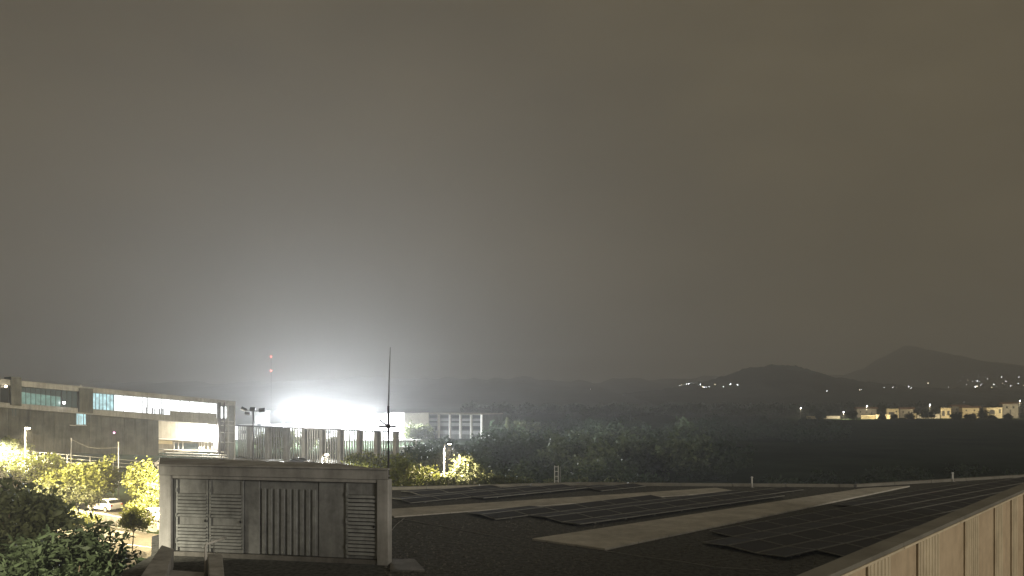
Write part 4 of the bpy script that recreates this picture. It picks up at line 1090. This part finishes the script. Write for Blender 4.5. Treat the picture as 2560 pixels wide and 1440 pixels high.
for x, w_, h, lb in ((2130, 3.5, 5.5, 'dark tree between the bright village lamp and the beige house'), (2052, 3.0, 4.6, 'dark tree right of the lit boundary wall'), (2236, 1.6, 2.8, 'round dark bush before the cream house porch'), (2320, 5.5, 5.0, 'wide dark tree under the middle village lamp'), (2390, 3.6, 4.0, 'dark bush before the two-arched house'), (2456, 3.4, 5.6, 'tall dark tree between the long house and the archway house'), (2480, 1.8, 2.2, 'small dark bush before the wide archway'), (2205, 2.4, 3.0, 'low dark bush before the boundary walls right of the tall lamp'), (2275, 3.0, 3.4, 'dark bush before the dim joined house'), (2425, 3.4, 3.2, 'dark bush before the long cream house'), (2520, 2.2, 3.0, 'dark bush before the taller stone house')):
    d = VD - 36
    tree('village_tree', lb, onground(x, d), [(Vector((P(x, 0, d).x, d, h * .55)), (w_ * .9, w_ * .8, h * .45))], 'leaf_dark', leaf=.5, per=14, clumps=80, spread=.5, trunk=.2)
for x, y, d, pw, lb in ((2108, 1030, VD - 30, 26000, 'brightest village lamp left of the beige house'), (2167, 1015, VD - 22, 26000, 'village lamp on a tall pole over the boundary walls'), (2324, 1012, VD - 15, 14000, 'middle village lamp above the wide dark tree'), (2549, 1002, VD - 20, 20000, 'village lamp at the right frame edge'), (2001, 1020, VD, 9000, 'faint village lamp farthest left')):
    b0 = onground(x, d); zt_ = P(0, y, d).z
    t = thing('village_lamp', lb, 'street lamp', b0)
    MB().tube([b0, Vector((b0.x, b0.y, zt_ + .3))], .07, 6).build('pole', 'galv', t)
    MB().box((b0.x + .2, b0.y, zt_ + .35), (.9, .4, .16)).build('lamp_head', 'darkmetal', t)
    MB().ball((b0.x + .2, b0.y - .15, zt_), .42 if pw > 30000 else .3, 8, 5).build('lens', 'e_far', t)
    spot(t, Vector((b0.x + .2, b0.y - .2, zt_ - .5)), pw, (1, .86, .58), (0, .3, -1), 170, .4, .2)
for x, d, pw, lb in ((2225, VD - 34, 14000, 'low garden lamp lighting the cream house'), (2365, VD - 30, 13000, 'low garden lamp lighting the two-arched house'), (2425, VD - 30, 9000, 'low garden lamp lighting the long village house'), (2490, VD - 30, 14000, 'low garden lamp lighting the archway house')):
    b0 = onground(x, d); t = thing('garden_lamp', lb, 'lamp', b0)
    MB().tube([b0, b0 + Vector((0, 0, 3))], .05, 6).build('pole', 'galv', t)
    MB().box(b0 + Vector((0, -.1, 3.1)), (.4, .3, .14)).build('lamp_head', 'darkmetal', t)
    MB().box(b0 + Vector((0, .12, 3.0)), (.3, .1, .06)).build('lens', 'e_farw', t)
    spot(t, b0 + Vector((0, .3, 2.9)), pw, (1, .80, .46), (0, 1, -.05), 150, .5, .1)

# lamps of the far towns, tiny points on the hillside
dg = bpy.context.evaluated_depsgraph_get()
def z1(X, Y): return X / 3.6, Y / 3.6
farR = [(1880 + a / 3.6, 840 + b / 3.6) for a, b in ((670, 495), (960, 487), (975, 484), (1090, 478), (1098, 491), (1185, 465), (1262, 463), (1300, 459), (1405, 464), (1425, 469), (1583, 435), (1762, 463), (1925, 437), (1940, 405), (1978, 415), (2022, 419), (2032, 418), (2053, 448), (2005, 464), (2020, 464), (2035, 464), (2110, 400), (2150, 471), (2170, 450), (2240, 377), (2250, 430), (2280, 422), (2320, 456), (2337, 454), (2395, 375), (2390, 437), (2440, 452))]
farL = [(1240 + a / 3.6, 840 + b / 3.6) for a, b in ((1652, 455), (1668, 450), (1710, 442), (1732, 436), (1838, 447), (1855, 460), (1870, 461), (1887, 462), (1915, 457), (1968, 443), (2043, 460), (2107, 442), (2172, 438), (2228, 437))]
bright = {(1090, 478), (1583, 435), (2022, 419), (2032, 418), (2053, 448), (2107, 442), (2172, 438), (2228, 437), (1732, 436)}
SC.view_layers[0].update()
dg = bpy.context.evaluated_depsgraph_get()
hills = [o for o in SC.objects if o.name.startswith('hill')]
def hill_hit(x, y):
    best = None
    for h in hills:
        o0 = Vector((0, 0, CAMZ)); dr = (P(x, y, 1000) - o0).normalized()
        ok, loc, nrm, idx = h.ray_cast(o0, dr)
        if ok and (best is None or loc.y < best.y): best = loc
    return best if best is not None else P(x, y, 1500)
lampm = {}
def far_lamp(x, y, label, group, big, warm):
    h = hill_hit(x, y)
    key = (big, warm)
    sc = h.y / 1300.0
    if key not in lampm:
        l1 = MB().ball((0, 0, 5.0), .60 if big else .38, 8, 5).build('lens', 'e_farw' if warm else 'e_far').data
        l2 = MB().tube([(0, 0, -2), (0, 0, 5.6)], .08, 5).build('pole', 'galv').data
        for o_ in [q for q in SC.objects if q.data in (l1, l2)]: bpy.data.objects.remove(o_)
        lampm[key] = (l1, l2)
    t = thing('distant_lamp', label, 'street lamp', h - Vector((0, 2.5, 5)), 0, group, world=False)
    q_ = sc * R.uniform(.7, 1.25); t.scale = (q_, q_, q_)
    sub('lens', lampm[key][0], t); sub('pole', lampm[key][1], t)
for i, (x, y) in enumerate(sorted(farR)):
    far_lamp(x, y, '%s tiny town lamp from the left on the dark hillside at far right' % ORD[i], 'lamps of the hillside town at right', i in (3, 10, 15, 16, 17, 24), i % 3 == 1)
for i, (x, y) in enumerate(farL):
    far_lamp(x, y, '%s tiny town lamp from the left in the short row right of centre' % ORD[i], 'lamps in the row right of centre', i in (3, 5, 6, 11, 12, 13), i % 4 == 1)
far_lamp(1475, 975, 'lone tiny lamp on the dark plain left of the lamp row', None, False, False)

# ------------------------------------------------------------------ haze: damp night air that carries the glow
hz = MB(); hz.box((0, 2350, 160), (9000, 4900, 324))
hm = bpy.data.materials.new('haze'); hm.use_nodes = True
t_ = hm.node_tree; t_.nodes.clear()
ho = t_.nodes.new('ShaderNodeOutputMaterial'); hv = t_.nodes.new('ShaderNodeVolumePrincipled')
hv.inputs['Color'].default_value = (.96, .97, .98, 1)
hv.inputs['Density'].default_value = 0.0005
hv.inputs['Anisotropy'].default_value = 0.45
t_.links.new(hv.outputs[0], ho.inputs['Volume'])
o = hz.build('haze', hm); o['kind'] = 'stuff'; o['label'] = 'thin damp night haze filling the air'
